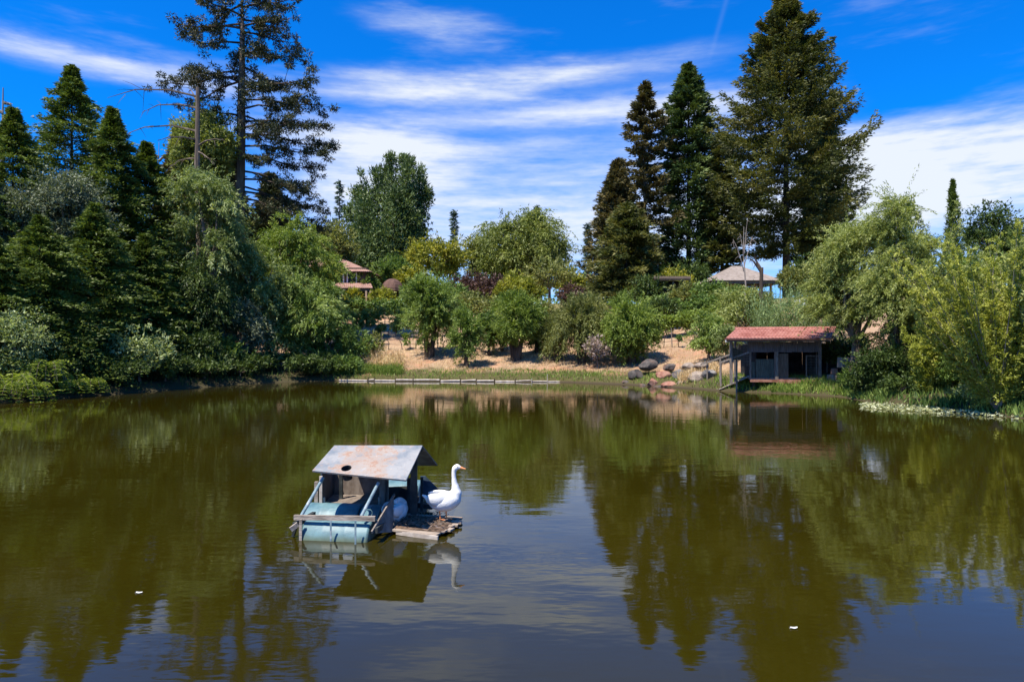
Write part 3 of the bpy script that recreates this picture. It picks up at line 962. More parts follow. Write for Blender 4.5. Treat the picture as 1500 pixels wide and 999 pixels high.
# bare dead tops
def snag(px, D, top, label, limbs, rad0, rad1, group=None, name='dead_tree', mat='grey_bark', lk=1.0):
    b, H, rng = start(px, D, top)
    e = empty(name, b, label, 'dead tree', group)
    mb = MB()
    mb.tube([(0, 0, -.3), (0.15, 0, H * .35), (-.05, 0, H * .7), (0, 0, H)], [rad0, rad0 * .85, (rad0 + rad1) / 2, rad1], 8)
    mb.build('trunk', MATS[mat], e)
    for (ya, pe, ye, dd) in limbs:
        za = CAM_H + (HOR - ya) / F * D - b.z
        q = W(pe, ye, D) - b
        q.y = dd
        a = Vector((0, 0, za))
        m1 = a.lerp(q, .33) + Vector((0, rng.normal(0, .1), abs(q.x) * .09)); m2 = a.lerp(q, .7) + Vector((0, rng.normal(0, .1), abs(q.x) * .10))
        mb = MB()
        L_ = (q - a).length
        mb.tube([a, m1, m2, q], [.13 * lk, .09 * lk, .055 * lk, .012], 5)
        for k in range(7):
            t = rng.uniform(.35, 1)
            p = a.lerp(q, t) + Vector((0, 0, abs(q.x) * .09 * (1 if t < .8 else .4)))
            d = Vector((rng.normal(0, .5) + (q.x / max(abs(q.x), .1)) * .5, rng.normal(0, .5), rng.normal(-.4, .5)))
            mb.tube([p, p + d * L_ * .09, p + d * L_ * .16 + Vector((0, 0, -.1))], [.025, .016, .006], 3, False)
        mb.build('branch', MATS[mat], e)
    return e


snag(289, 51, 128, 'dead grey snag with long bare limbs in front of the big pine',
     [(141, 168, 150, -1), (158, 196, 158, 1), (192, 170, 196, 0.5), (205, 245, 215, -1.5), (214, 330, 208, -.5), (150, 262, 118, 1.5), (232, 240, 238, 1), (222, 320, 246, -1)], .26, .15, mat='bark', lk=.7)
snag(3, 44, 128, 'thin bare treetop at the far left border', [(150, 12, 150, .3), (165, -10, 162, 0), (172, 16, 180, .3)], .16, .03)
snag(232, 62, 208, 'small bare twiggy tree behind the firs by the snag', [(230, 205, 225, 0), (236, 255, 222, 0), (250, 210, 246, .4)], .12, .02)

# the yellow green and brown trees behind the snag
leafy(300, 55.5, 144, 104, 'yellow green broad tree behind the dead snag', 'weeping_leaves', bottom=300, ncl=60, cr=.24)
fir(262, 60, 188, 62, 'brownish conifer left of the dead snag', 'brown_needles', cat='conifer tree', gap=.2)
fir(330, 64, 196, 64, 'olive conifer crown behind the trunk of the big pine', 'redwood_needles', gap=.15)
fir(395, 70, 255, 60, 'dark conifer low behind the big pine on its right', 'pine_needles', gap=.1)

# the big open pine
def big_pine():
    px, D = 351, 57
    b, H, rng = start(px, D, -34)
    e = empty('pine_tree', b, 'tall open pine with a bare straight trunk and ragged tiers of dark foliage', 'pine tree')
    lv = LV(rng); ll = leafsize(D, 1.15)
    mb = MB()
    def zof(y): return CAM_H + (HOR - y) / F * D - b.z
    tr = [(-.3, .62), (zof(400), .50), (zof(300), .42), (zof(200), .36), (zof(120), .29), (zof(50), .2), (H * .9, .12), (H, .03)]
    off = [0, .02, -.02, .08, .12, .18, .15, .1]
    mb.tube([(o_, 0, z) for o_, (z, r) in zip(off, tr)], [r for z, r in tr], 9)
    mb.build('trunk', MATS['bark'], e)
    L = [  # row at trunk, end px, end row, depth, weight
        (-8, 300, 2, -1, .8), (-5, 405, -2, 1, .9), (6, 285, 22, 1.5, .9), (10, 440, 8, -1, 1.1), (22, 312, 18, -2, .7), (28, 400, 20, 2, 1), (34, 262, 44, .5, 1.2), (40, 276, 52, -1.6, 1), (38, 436, 36, -1, 1.3),
        (46, 418, 40, 2.2, .9), (62, 300, 82, -2, .7), (66, 320, 88, 2, .6), (78, 448, 82, 0, 1.3), (84, 408, 88, -2.4, 1.0), (96, 380, 100, 2.4, .8), (104, 262, 104, 1.0, .9), (112, 238, 124, -.4, 1.3), (118, 246, 150, 1, 1),
        (120, 300, 120, -2.4, .8), (122, 440, 108, 1.5, 1.1), (130, 462, 118, -.6, 1.1), (142, 400, 140, -2.5, .9), (146, 474, 148, .6, 1.2), (160, 452, 160, -1.8, 1.1), (168, 395, 176, 2.2, .8), (178, 480, 178, .4, 1.3), (188, 455, 190, -2.2, 1.1),
        (196, 488, 205, 1.0, 1.3), (204, 430, 206, -2.6, .9), (214, 482, 224, -.6, 1.3), (226, 455, 236, 2, 1.0), (232, 410, 240, -2, .8), (250, 440, 268, .5, 1.1), (262, 470, 282, -1.4, 1.2), (272, 430, 296, 1.5, 1.2), (280, 476, 304, .2, 1.3),
        (290, 446, 318, -1.6, 1.2), (300, 410, 326, 1.0, 1.0), (306, 470, 326, 1.5, 1.1), (236, 322, 250, -1.6, .5), (260, 330, 276, 1.2, .5), (170, 322, 172, -1.5, .4)]
    for (ya, pe, ye, dd, wt) in L:
        a = Vector((.08, 0, zof(ya))); q = W(pe, ye, D) - b; q.y = dd * 1.3
        ln = (q - a).length
        mb = MB()
        m1 = a.lerp(q, .3) + Vector((0, 0, ln * .02)); m2 = a.lerp(q, .65) + Vector((0, rng.normal(0, .2), -ln * .03))
        mb.tube([a, m1, m2, q], [.10, .075, .05, .015], 5, False)
        C = []; rr = []
        n = int(8 + ln * 2.2 * wt)
        for i in range(n):
            t = rng.uniform(.22, 1.03) ** .8
            p = np.array(a.lerp(q, t)) + rng.normal(0, 1, 3) * np.array([.26, .6, .30]) * (.5 + .6 * t)
            p[2] -= ln * .03
            C.append(p); rr.append(rng.uniform(.22, .50) * (.8 + .25 * wt))
            if i % 2 == 0:
                s = a.lerp(q, max(.1, t - .12))
                mb.tube([s, Vector(p)], [.03, .012], 3, False)
        mb.build('limb', MATS['dark_bark'], e)
        clumps(lv, np.array(C), np.array(rr), 70, ll * .85, ll * .27, .12, 0, .62, rng.uniform(.1, .8, n))
    C = [(rng.normal(.15, .25), rng.normal(0, .3), z) for z in np.linspace(zof(200), H, 60)]
    clumps(lv, np.array(C), .4, 34, ll, ll * .34, 0, 0, .8, rng.uniform(.1, .7, 60))
    lv.build('crown', MATS['pine_needles'], e)


big_pine()

# willows of the left bank
GW = 'willows on the left bank'
def weep(px, D, top, width, label, mat, bottom=None, group=GW, cover=3.2, k=1.0, hangl=.45, ns=520, nar=.36, bark='bark', name='willow_tree', cat='willow tree', shoots=0.35):
    """soft crown whose shoots arch out and hang"""
    b, H, rng = start(px, D, top)
    zb = H * .05 if bottom is None else max(0.02, CAM_H + (HOR - bottom) / F * D - b.z)
    Rx = width / 2 / F * D; Rz = (H - zb) / 2; cz = (H + zb) / 2
    e = empty(name, b, label, cat, group)
    lv = LV(rng); ll = leafsize(D, k)
    nc = 38
    d = sph(rng, nc); C = d * (rng.uniform(.1, 1, (nc, 1)) ** .45) * np.array([Rx * .8, Rx * .75, Rz * .86]); C[:, 2] += cz + Rz * .08
    pick = rng.integers(0, nc, ns)
    an = rng.uniform(0, 2 * math.pi, ns)
    rel = C[pick] - np.array([0, 0, cz])
    hd = np.stack([np.sin(an), np.cos(an), np.zeros(ns)], -1) * .7 + nrm(rel) * .8
    hd[:, 2] = rng.uniform(.15, 1.0, ns)
    ln = rng.uniform(.22, .5, ns) * (Rx + Rz) * .62
    area = math.pi * (Rx / D * 683) * (Rz / D * 683)
    nl = int(np.clip(2.1 * cover * area / (0.5 * (ll / D * 683) ** 2 * nar) / ns, 8, 200))
    t1 = np.clip(.4 + rng.normal(0, .17, nc)[pick] + rng.normal(0, .08, ns), 0, 1)
    strands(lv, C[pick] + rng.normal(0, .12, (ns, 3)) * Rx, hd, ln, .55 + hangl * rng.uniform(0, 1, ns)[:, None, None], nl, ll, ll * nar, t0=0, tint=t1, leafang=.45, sway=.08)
    n3 = int(ns * shoots)
    if n3:
        S = C[rng.integers(0, nc, n3)]; S = S[S[:, 2] > cz] if (C[:, 2] > cz).any() else S
        n3 = len(S)
        strands(lv, S, np.stack([rng.normal(0, .45, n3), rng.normal(0, .45, n3), np.ones(n3)], -1), rng.uniform(.2, .5, n3) * Rz, .25, max(6, nl // 2), ll, ll * nar, tint=rng.uniform(.4, .9, n3))
    lv.build('crown', MATS[mat], e)
    mb = MB(); tr = max(.03 * H, .05)
    fork = np.array([rng.normal(0, .03) * H, 0, zb + Rz * .35])
    mb.tube([(0, 0, -.25), (fork[0] * .3, .05, fork[2] * .5), fork], [tr * 1.2, tr, tr * .75], 8)
    limbs_mesh(mb, fork, C[::3], tr, rng)
    mb.build('trunk', MATS[bark], e)
    return e


weep(296, 46, 246, 118, 'tall pale willow with hanging leaves between firs and pine', 'grey_willow_leaves', bottom=440, cover=3.0)
weep(300, 44.8, 380, 90, 'darker lower willow beneath the tall pale willow', 'dark_leaves', bottom=520)
weep(368, 49, 350, 84, 'slim pale willow just under the big pine trunk', 'grey_willow_leaves', bottom=480)
weep(432, 53.5, 326, 124, 'bright green willow topping the group left of the house', 'bright_willow_leaves', bottom=470)
weep(392, 49.5, 392, 130, 'big grey green willow in the middle of the left bank group', 'grey_willow_leaves', bottom=552, cover=3.6)
weep(452, 50.2, 405, 116, 'green willow at the right end of the left bank group', 'willow_leaves', bottom=545, cover=3.4)
weep(350, 46.6, 440, 80, 'low grey willow closest to the dark water edge', 'grey_leaves', bottom=556)
weep(486, 50.2, 462, 62, 'low leafy willow shrub beside the bare slope', 'mid_leaves', bottom=552, ns=260)
bush(520, 50.8, 478, 52, 'loose green bush at the foot of the bare slope', 'mid_leaves', bottom=540, ncl=14, cover=1.4)
bush(545, 52.8, 486, 30, 'thin bush with bare twigs on the tan slope', 'olive_leaves', bottom=530, ncl=8, cover=1.1)
bush(420, 47.8, 515, 140, 'black green undergrowth at the water under the willow group', 'dark_leaves', bottom=560, ncl=34)

# ================================================================== BACKGROUND TREES
leafy(480, 84, 314, 96, 'olive brown broad tree behind the willow group', 'olive_leaves', bottom=420, ncl=60)
leafy(452, 90, 330, 90, 'olive tree filling the gap right of the big pine', 'olive_leaves', bottom=430, ncl=40)
leafy(520, 92, 372, 70, 'dark green tree behind the upper roof of the house', 'dark_leaves', bottom=440, ncl=40)

def spires(px, D, top, label, sp, mat='mid_leaves', bottom=405):
    b, H, rng = start(px, D, top)
    e = empty('poplar_tree', b, label, 'poplar tree')
    lv = LV(rng); ll = leafsize(D, 1.1); mb = MB()
    zb = CAM_H + (HOR - bottom) / F * D - b.z
    for (sx, sy, hw, dd) in sp:
        zt = CAM_H + (HOR - sy) / F * D - b.z
        x = (sx - px) / F * D; hwm = hw / F * D
        n = 34
        t = rng.uniform(0, 1, n) ** .85
        wd = 0.92 * hwm * np.clip(1.02 - t ** 3.2, 0, 1) ** .6 * (.7 + .3 * np.clip(t * 3, 0, 1)) + .10 * hwm
        C = np.stack([x * (.55 + .45 * t) + rng.normal(0, .42, n) * wd, dd + rng.normal(0, .5, n) * wd, zb + (zt - zb) * t], -1)
        area = (zt - zb) / D * 683 * hw * 1.1
        per = int(area * 4.2 / (.5 * (ll / D * 683) ** 2 * .42) / n)
        clumps(lv, C, wd * .62 + .3, per, ll, ll * .42, 0, .55, 1.5, rng.uniform(.15, .8, n))
        mb.tube([(x * .1, dd * .3, -.3), (x * .55, dd, zb), (x, dd, zt - .6)], [.32, .2, .03], 6, False)
    lv.build('crown', MATS[mat], e); mb.build('trunk', MATS['dark_bark'], e)


leaf_mat('poplar_leaves', (0.018, 0.034, 0.010), (0.055, 0.082, 0.022), (0.135, 0.165, 0.06), 0.22)
spires(574, 100, 230, 'large many spired poplar behind the house', [
    (518, 268, 17, 2), (532, 258, 16, -2), (549, 242, 17, 0), (562, 236, 16, 3), (575, 230, 17, -1), (590, 228, 18, 1), (602, 232, 18, -2), (615, 244, 19, 1),
    (626, 275, 16, 0), (511, 300, 14, 0), (585, 290, 26, -4), (545, 310, 24, -4), (615, 320, 20, -3), (560, 350, 26, -5), (525, 340, 18, -3)], 'poplar_leaves')
G2 = 'distant conifer tips above the trees'
for px, D, top, hf, lab in [(497, 150, 266, 13, 'faint far conifer tip right of the pine'), (665, 165, 309, 8, 'narrow far conifer tip in the gap by the weeping willow'),
                            (787, 160, 303, 14, 'far conifer tip above the weeping willow'), (861, 150, 330, 8, 'small far conifer tip left of the redwoods')]:
    fir(px, D, top, hf, lab, 'hazed_needles', group=G2, nb=60, ns=6, nm=3, k=.8, gap=.25)

leafy(640, 90, 344, 108, 'golden green broad tree between poplar and weeping willow', 'golden_leaves', bottom=412, ncl=60, cr=.22, cover=3.2)
leafy(575, 84, 376, 62, 'bright green tree above the domed brown canopy', 'mid_leaves', bottom=425, ncl=30)
leafy(604, 82, 386, 50, 'small yellow olive tree left of the golden tree', 'golden_leaves', bottom=430, ncl=24)
weep(762, 108, 318, 146, 'wide dome shaped weeping willow on the skyline', 'weeping_leaves', bottom=416, group=None, ns=1300, cover=6, hangl=.8, k=.95)
leafy(700, 112, 342, 50, 'left shoulder tree leaning on the weeping willow', 'olive_leaves', bottom=410, ncl=24)
leafy(805, 70, 378, 74, 'small bronze leaved tree on the lawn terrace', 'olive_leaves', bottom=428, ncl=26, cr=.2, cover=1.6)
leafy(835, 84, 392, 42, 'yellow green small tree left of the brown conifer', 'golden_leaves', bottom=440, ncl=18)
for a in [(690, 84, 400, 64, 'maroon leaved shrub behind the round bank willow', 'maroon_leaves'), (724, 82, 402, 56, 'second maroon shrub beside the yellow hedge', 'maroon_leaves'),
          (757, 82, 396, 46, 'yellow green hedge below the weeping willow', 'yellow_leaves'), (780, 80, 404, 40, 'smaller yellow green bush right of the hedge', 'yellow_leaves'),
          (738, 78, 412, 28, 'small yellow bush between the maroon shrubs', 'golden_leaves'),
          (838, 74, 418, 40, 'dull maroon shrub under the brown conifer', 'maroon_leaves'), (690, 68, 428, 70, 'olive bush behind the narrow bank willow', 'olive_leaves'),
          (735, 66, 434, 84, 'wide olive bush above the vineyard', 'olive_leaves'), (788, 64, 440, 60, 'olive bush below the small bronze tree', 'olive_leaves'),
          (660, 74, 415, 60, 'green bush left of the maroon shrub', 'mid_leaves'), (862, 66, 430, 50, 'grey olive bush beneath the brown conifer', 'olive_leaves'),
          (610, 76, 410, 50, 'green bush beside the pergola', 'mid_leaves'), (535, 79, 396, 44, 'green bush covering the right end of the house roof', 'mid_leaves')]:
    bush(*a)
bush(486, 70, 384, 20, 'orange yellow bush touching the house roof', 'golden_leaves', bottom=420, ncl=10)

rng_ = np.random.default_rng(31)
lv = LV(rng_); n = 420
pxs = rng_.uniform(360, 1700, n)
pxs = pxs[(pxs < 862) | (pxs > 1172)]; n = len(pxs)
Ds = rng_.uniform(125, 150, n); xs_ = (pxs - 750) / F * Ds; zg = gz(xs_, Ds)
tp = CAM_H + (HOR - (408 + 7 * np.sin(pxs * .05) + rng_.normal(0, 4, n))) / F * Ds
C = np.stack([xs_, Ds, zg + (tp - zg) * rng_.uniform(.1, 1, n) ** .7], -1)
clumps(lv, C, rng_.uniform(1.3, 2.6, n), 42, .75, .42, .1, .2, .9, rng_.uniform(.1, .7, n))
tag(lv.build('far_wood', MATS['mid_leaves']), 'far wood closing the view behind the garden trees', 'wood', kind='stuff')

leafy(765, 112, 346, 130, 'leafy tree filling the shade of the wide weeping willow', 'weeping_leaves', bottom=425, ncl=50)

# redwoods
GR = 'redwoods on the rise'
rs = lambda t: (1 - t) ** .75 * (.72 + .28 * np.sin(np.clip(t * 4, 0, 1) * math.pi / 2)) * (1 - .25 * np.exp(-t * 9))
fir(905, 86, 236, 66, 'brown green conifer, lowest of the right hand group', 'brown_needles', group=GR, cat='redwood tree', name='redwood_tree', up0=.05, droop=.3, tip=.35, bark='bark', nm=5, ns=18, blen=.17, fluff=.14)
slim = lambda t: np.interp(t, [0, .15, .35, .5, .65, .8, .92, 1], [.8, .9, 1.0, .88, .74, .46, .26, .05])
fir(945, 92, 122, 60, 'slender brown redwood with sparse upper branches', 'brown_needles', group=GR, cat='redwood tree', name='redwood_tree', shape=slim, gap=.3, up0=.1, droop=.42, tip=.42, bark='bark', nm=5, ns=22, blen=.13, fluff=.14, nb=120)
fir(918, 78, 300, 74, 'broad low brown conifer in front of the slender redwood', 'redwood_needles', group=GR, cat='redwood tree', name='redwood_tree', prof=.6, ns=18, blen=.17, fluff=.14)
col = lambda t: np.interp(t, [0, .2, .5, .75, .9, .97, 1], [1.0, 1.0, .88, .66, .42, .2, .03])
fir(1009, 93, 95, 54, 'dense dark green columnar redwood', 'deep_redwood_needles', group=GR, cat='redwood tree', name='redwood_tree', shape=col, up0=.05, droop=.35, tip=.3, z0=.03, nm=5, ns=18, blen=.17, fluff=.14)
fir(1058, 90, 196, 30, 'olive redwood wedged between the column and the giant', 'redwood_needles', group=GR, cat='redwood tree', name='redwood_tree', shape=col, up0=.1, droop=.35, tip=.3, z0=.18, ns=18, blen=.17, fluff=.14)
bigs = lambda t: np.interp(t, [0, .1, .25, .4, .55, .7, .82, .93, 1], [.62, .85, 1.0, .98, .76, .53, .32, .15, .04])
fir(1152, 86, -24, 122, 'giant redwood, tallest and widest tree right of centre', 'redwood_needles', group=GR, cat='redwood tree', name='redwood_tree', shape=bigs, up0=.02, droop=.40, tip=.50, z0=.15, nb=360, ns=40, nm=6, blen=.125, k=.82, var=(.68, 1.03), fluff=.14, bark='dark_bark')
fir(1206, 92, 150, 48, 'dark redwood standing behind the right flank of the giant', 'deep_redwood_needles', group=GR, cat='redwood tree', name='redwood_tree', up0=.1, droop=.35, tip=.4, z0=.12, ns=18, blen=.15, fluff=.14)
e = empty('cypress_tree', base_at(1397, 96), 'slim dark column cypress against the clouds on the right', 'cypress tree')
b_, H_, rng_ = start(1397, 96, 260)
lv = LV(rng_); n = 60
t = np.linspace(.05, 1, n); wd = 1.05 * np.clip((1 - t) * 4, 0.08, 1) ** .6 * (.75 + .25 * np.sin(t * 3))
clumps(lv, np.stack([rng_.normal(0, .3, n) * wd, rng_.normal(0, .3, n) * wd, H_ * t - .6], -1), wd * .8, 110, .42, .16, 0, .9, 1.4, rng_.uniform(.1, .7, n))
lv.build('crown', MATS['fir_needles'], e)
mb = MB(); mb.tube([(0, 0, -.3), (0, 0, H_ * .9)], [.3, .05], 7); mb.build('trunk', MATS['dark_bark'], e)
leafy(1452, 118, 292, 96, 'dark bluish round topped tree behind the cypress', 'dark_leaves', bottom=400, ncl=60, cr=.2, cover=2.2)
leafy(1500, 112, 330, 80, 'dark tree cut by the right border on the skyline', 'dark_leaves', bottom=420, ncl=40, cr=.2)
leafy(1335, 100, 345, 60, 'dark tree behind the feathery willow tops', 'dark_leaves', bottom=420, ncl=30)
leafy(1420, 90, 370, 120, 'green tree behind the right hand willows', 'mid_leaves', bottom=470, ncl=40)

# shrubs round the gazebo terrace
for a in [(985, 76, 392, 60, 'golden green shrub behind the brown shed', 'golden_leaves'), (1006, 66, 414, 64, 'olive shrub right of the brown shed', 'olive_leaves'),
          (1040, 64, 410, 54, 'round green shrub below the gazebo roof', 'mid_leaves'), (1068, 68, 416, 40, 'olive shrub under the gazebo eave', 'olive_leaves'),
          (1166, 66, 384, 52, 'round clipped olive shrub right of the gazebo', 'olive_leaves'), (1200, 68, 392, 60, 'loose olive shrub behind the feathery willow', 'olive_leaves'),
          (1228, 60, 408, 70, 'green shrub behind the small red roof', 'mid_leaves'), (1105, 62, 424, 50, 'yellow olive shrub in front of the gazebo posts', 'olive_leaves'),
          (950, 70, 405, 60, 'dark shrub at the foot of the slender redwood', 'dark_leaves'), (972, 60, 432, 44, 'dark green bush above the lush vines', 'dark_leaves'),
          (1180, 80, 372, 50, 'dark shrub in the shade of the giant redwood', 'dark_leaves'), (1010, 84, 380, 60, 'dark shrub under the columnar redwood', 'dark_leaves')]:
    bush(*a)
bush(875, 47.6, 490, 40, 'pinkish grey bare twiggy shrub by the bank willows', 'pink_twigs', bottom=530, ncl=16, k=.7, cover=1.6)
weep(1086, 47, 424, 92, 'light green drooping willow left of the duck house roof', 'gold_willow_leaves', bottom=500, group=None, cover=2.8)
weep(1038, 44.8, 456, 56, 'upright willow shrub between vines and duck house', 'willow_leaves', bottom=528, group=None, ns=260)
weep(1064, 43.5, 470, 40, 'grey green shrub behind the duck house ramp', 'grey_willow_leaves', bottom=522, group=None, ns=200)
# crooked bare tree
snag(1116, 46, 392, 'crooked dead trunk wrapped in leaves behind the duck house', [(398, 1098, 378, 0), (402, 1108, 372, .3)], .17, .12, mat='dark_bark')
snag(1090, 60, 332, 'bare forked tree in front of the gazebo', [(398, 1074, 350, 0), (392, 1104, 345, .3), (380, 1082, 342, -.3), (372, 1096, 318, 0)], .08, .02, lk=.4)

# ================================================================== BANK WILLOWS
round_willow(629, 54, 399, 94, 'largest round willow on the bank left of the narrow one', bottom=510, mat='willow_leaves', cover=4.8, trunks=2)
round_willow(683, 50.2, 440, 52, 'narrow willow on one trunk right of the largest round willow', bottom=536, mat='willow_leaves', trunks=1, ns=300)
round_willow(756, 51.6, 426, 84, 'broad green willow on forked trunks at the middle of the bank', bottom=505, mat='bright_willow_leaves', trunks=3, cover=4.6)
round_willow(716, 54, 452, 44, 'slim young tree left of the broad forked willow', bottom=528, mat='mid_leaves', ns=240)
round_willow(786, 53.6, 442, 46, 'dark slim tree right of the broad forked willow', bottom=530, mat='mid_leaves', ns=260)
round_willow(736, 56, 455, 40, 'small tree half hidden behind the broad forked willow', bottom=528, mat='mid_leaves', ns=220)
round_willow(814, 51.4, 452, 50, 'thin drooping tree left of the olive crowned one', bottom=528, mat='olive_leaves', ns=260, cover=2.4)
round_willow(852, 50, 424, 84, 'olive brown crowned willow with wispy top', bottom=528, mat='olive_leaves', trunks=2, skirt=.6)
round_willow(802, 54, 465, 44, 'low grey tree behind the thin drooping one', bottom=530, mat='grey_willow_leaves', ns=240)
round_willow(925, 47.8, 419, 84, 'vivid green rounded willow above the boulders', bottom=540, mat='bright_willow_leaves', trunks=2, cover=4.8, skirt=.25)
round_willow(895, 52.5, 450, 50, 'dull green tree just left of the vivid willow', bottom=525, mat='olive_leaves', ns=240)

# reeds above the duck house
b_, H_, rng_ = start(1165, 44.5, 440)
lv = LV(rng_)
for px in np.linspace(1108, 1232, 150):
    q = base_at(px + rng_.normal(0, 2), 44 + rng_.uniform(-1.2, 1.6))
    h = rng_.uniform(3.0, 4.2)
    m_ = 5
    S = np.array(q)[None, :] + rng_.normal(0, .08, (m_, 3)) * np.array([1, 1, 0])
    strands(lv, S, np.stack([rng_.normal(0, .12, m_), rng_.normal(0, .12, m_), np.ones(m_)], -1), h, .05, 24, .22, .045, tint=rng_.uniform(.2, .8, m_), t0=.2, leafang=.4)
o = lv.build('reeds', MATS['reed_leaves'])
tag(o, 'tall grey green reeds in a row above the duck house roof', 'reeds', kind='stuff')

# ================================================================== RIGHT BANK
GRW = 'willows on the right bank'
weep(1252, 33.6, 306, 116, 'feathery pale willow leaning over the duck house roof', 'gold_willow_leaves', bottom=545, group=GRW, cover=3.0, hangl=.25, ns=800, shoots=.5, k=.82)
weep(1320, 31.6, 300, 124, 'tall feathery yellow green willow, centre of the right bank', 'gold_willow_leaves', bottom=575, group=GRW, cover=3.4, hangl=.2, ns=860, shoots=.5, k=.82)
fan_willow(1335, 33, 262, 'wispy tree top sticking above the feathery willows', lean=(-.16, .14), nst=18, mat='gold_willow_leaves', group=GRW, dens=.5, width=.8, low=.5)
weep(1378, 30.5, 384, 84, 'mid green willow between the feathery and the leaning one', 'olive_leaves', bottom=590, group=GRW, cover=2.8, hangl=.2, ns=520, k=.85, shoots=.1)
fan_willow(1462, 24.3, 318, 'leaning many stemmed willow at the right border', lean=(-.62, .25), nst=86, group=GRW, mat='amber_leaves', cover=1.25, dens=1.2, k=.85)
fan_willow(1520, 24.0, 340, 'willow cut by the right border', lean=(-.4, .3), nst=44, group=GRW, mat='gold_willow_leaves')
fan_willow(1448, 26.8, 345, 'upright green stemmed willow behind the leaning one', lean=(-.3, .3), nst=50, group=GRW, mat='gold_willow_leaves')
fan_willow(1356, 28.2, 470, 'narrow amber shoot cluster standing at the water edge', lean=(-.16, .10), nst=30, mat='amber_leaves', group=None, name='willow_shrub', cat='shrub', width=.8)
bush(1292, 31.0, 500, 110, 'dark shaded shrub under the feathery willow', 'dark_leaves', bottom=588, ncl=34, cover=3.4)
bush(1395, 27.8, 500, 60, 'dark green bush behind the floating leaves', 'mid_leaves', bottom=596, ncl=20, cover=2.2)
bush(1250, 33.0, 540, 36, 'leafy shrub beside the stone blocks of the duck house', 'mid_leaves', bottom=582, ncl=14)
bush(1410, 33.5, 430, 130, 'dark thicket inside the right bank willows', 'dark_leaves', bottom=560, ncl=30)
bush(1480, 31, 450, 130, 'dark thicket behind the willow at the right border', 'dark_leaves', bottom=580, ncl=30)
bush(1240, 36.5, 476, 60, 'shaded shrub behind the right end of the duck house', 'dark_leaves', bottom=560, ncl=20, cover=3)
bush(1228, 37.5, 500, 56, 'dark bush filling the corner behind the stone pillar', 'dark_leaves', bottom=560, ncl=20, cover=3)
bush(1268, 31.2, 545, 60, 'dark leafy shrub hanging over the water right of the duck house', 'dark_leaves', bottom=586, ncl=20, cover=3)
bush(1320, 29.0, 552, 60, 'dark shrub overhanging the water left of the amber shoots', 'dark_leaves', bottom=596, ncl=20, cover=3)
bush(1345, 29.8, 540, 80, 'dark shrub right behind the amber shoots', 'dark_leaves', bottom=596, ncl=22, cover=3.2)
bush(1478, 24.9, 555, 90, 'leafy low shrub at the foot of the leaning willow', 'olive_leaves', bottom=612, ncl=20, cover=2.6)
bush(1425, 25.9, 566, 60, 'pale leafy bush trailing into the water', 'pale_bush_leaves', bottom=606, ncl=14, cover=1.3)

# floating leaves
rng_ = np.random.default_rng(5)
lv = LV(rng_)
n = 1500
u = rng_.uniform(0, 1, n)
pxs = 1262 + u * 230; pys = 595 + u * 12 + rng_.normal(0, 3.2, n) * (0.5 + u * .5)
Ds = CAM_H * F / (pys - HOR)
P = np.stack([(pxs - 750) / F * Ds, Ds, rng_.uniform(.01, .09, n)], -1)
lv.add(P, np.stack([rng_.normal(0, 1, n), rng_.normal(0, 1, n), rng_.uniform(-.1, .7, n)], -1), .13, .07)
o = lv.build('floating_leaves', MATS['float_leaves'])
tag(o, 'pale strip of floating leaves along the right shore', 'water plants', kind='stuff')

# ================================================================== GRASS
def grass(name, label, mat, px0, px1, s0, s1, n, h, wd, seed, lean=.35):
    rng = np.random.default_rng(seed)
    px = rng.uniform(px0, px1, n * 3); D = rng.uniform(20, 72, n * 3)
    x = (px - 750) / F * D; s = sdist(x, D)
    prob = (s > s0) & (s < s1) & (rng.uniform(0, 1, n * 3) < (.35 + .65 * (vnoise(x, D, 1.1, seed) > -.15)))
    x, D = x[prob][:n], D[prob][:n]
    z = gz(x, D); m_ = len(x)
    lv = LV(rng)
    lv.add(np.stack([x, D, z - .02], -1), np.stack([rng.normal(0, lean, m_), rng.normal(0, lean, m_), np.ones(m_)], -1), h, wd)
    o = lv.build(name, MATS[mat])
    tag(o, label, 'grass', kind='stuff')


grass('bank_grass', 'green grass tufts along the middle shore', 'green_grass', 470, 1080, .10, 2.3, 42000, .23, .05, 3)
grass('dry_grass', 'straw coloured dry grass on the tan slope', 'dry_grass', 500, 1080, 1.5, 12, 22000, .22, .03, 4)
grass('shore_grass', 'bright green grass under the duck house', 'green_grass', 1075, 1262, .03, 2.4, 48000, .30, .055, 6)
grass('side_grass', 'mixed weeds on the shaded left shore', 'dark_leaves', -60, 480, .1, 5, 12000, .3, .06, 8)
grass('right_grass', 'weeds along the right shore', 'mid_leaves', 1235, 1560, .02, 4, 30000, .35, .06, 9)
# taller rushes and straw at the foot of the slope
rng_ = np.random.default_rng(77)
for name, lab, mat, px0, px1, D0, D1, n, h in [('straw_clump', 'tall straw standing left of the largest round willow', 'dry_grass', 538, 592, 49.6, 52.5, 900, 1.1),
                                               ('rushes', 'green rushes at the waterline beside the left willow group', 'green_grass', 488, 590, 48.3, 49.4, 1300, .7),
                                               ('dry_weeds', 'grey dry weeds spilling over the rocks by the ramp', 'dry_grass', 995, 1050, 40, 42.6, 1300, .5)]:
    lv = LV(rng_)
    px = rng_.uniform(px0, px1, n); D = rng_.uniform(D0, D1, n); x = (px - 750) / F * D
    strands(lv, np.stack([x, D, gz(x, D)], -1), np.stack([rng_.normal(0, .15, n), rng_.normal(0, .15, n), np.ones(n)], -1), rng_.uniform(.5, 1, n) * h, .15, 6, .2, .03, t0=0, leafang=.2)
    tag(lv.build(name, MATS[mat]), lab, 'grass', kind='stuff')

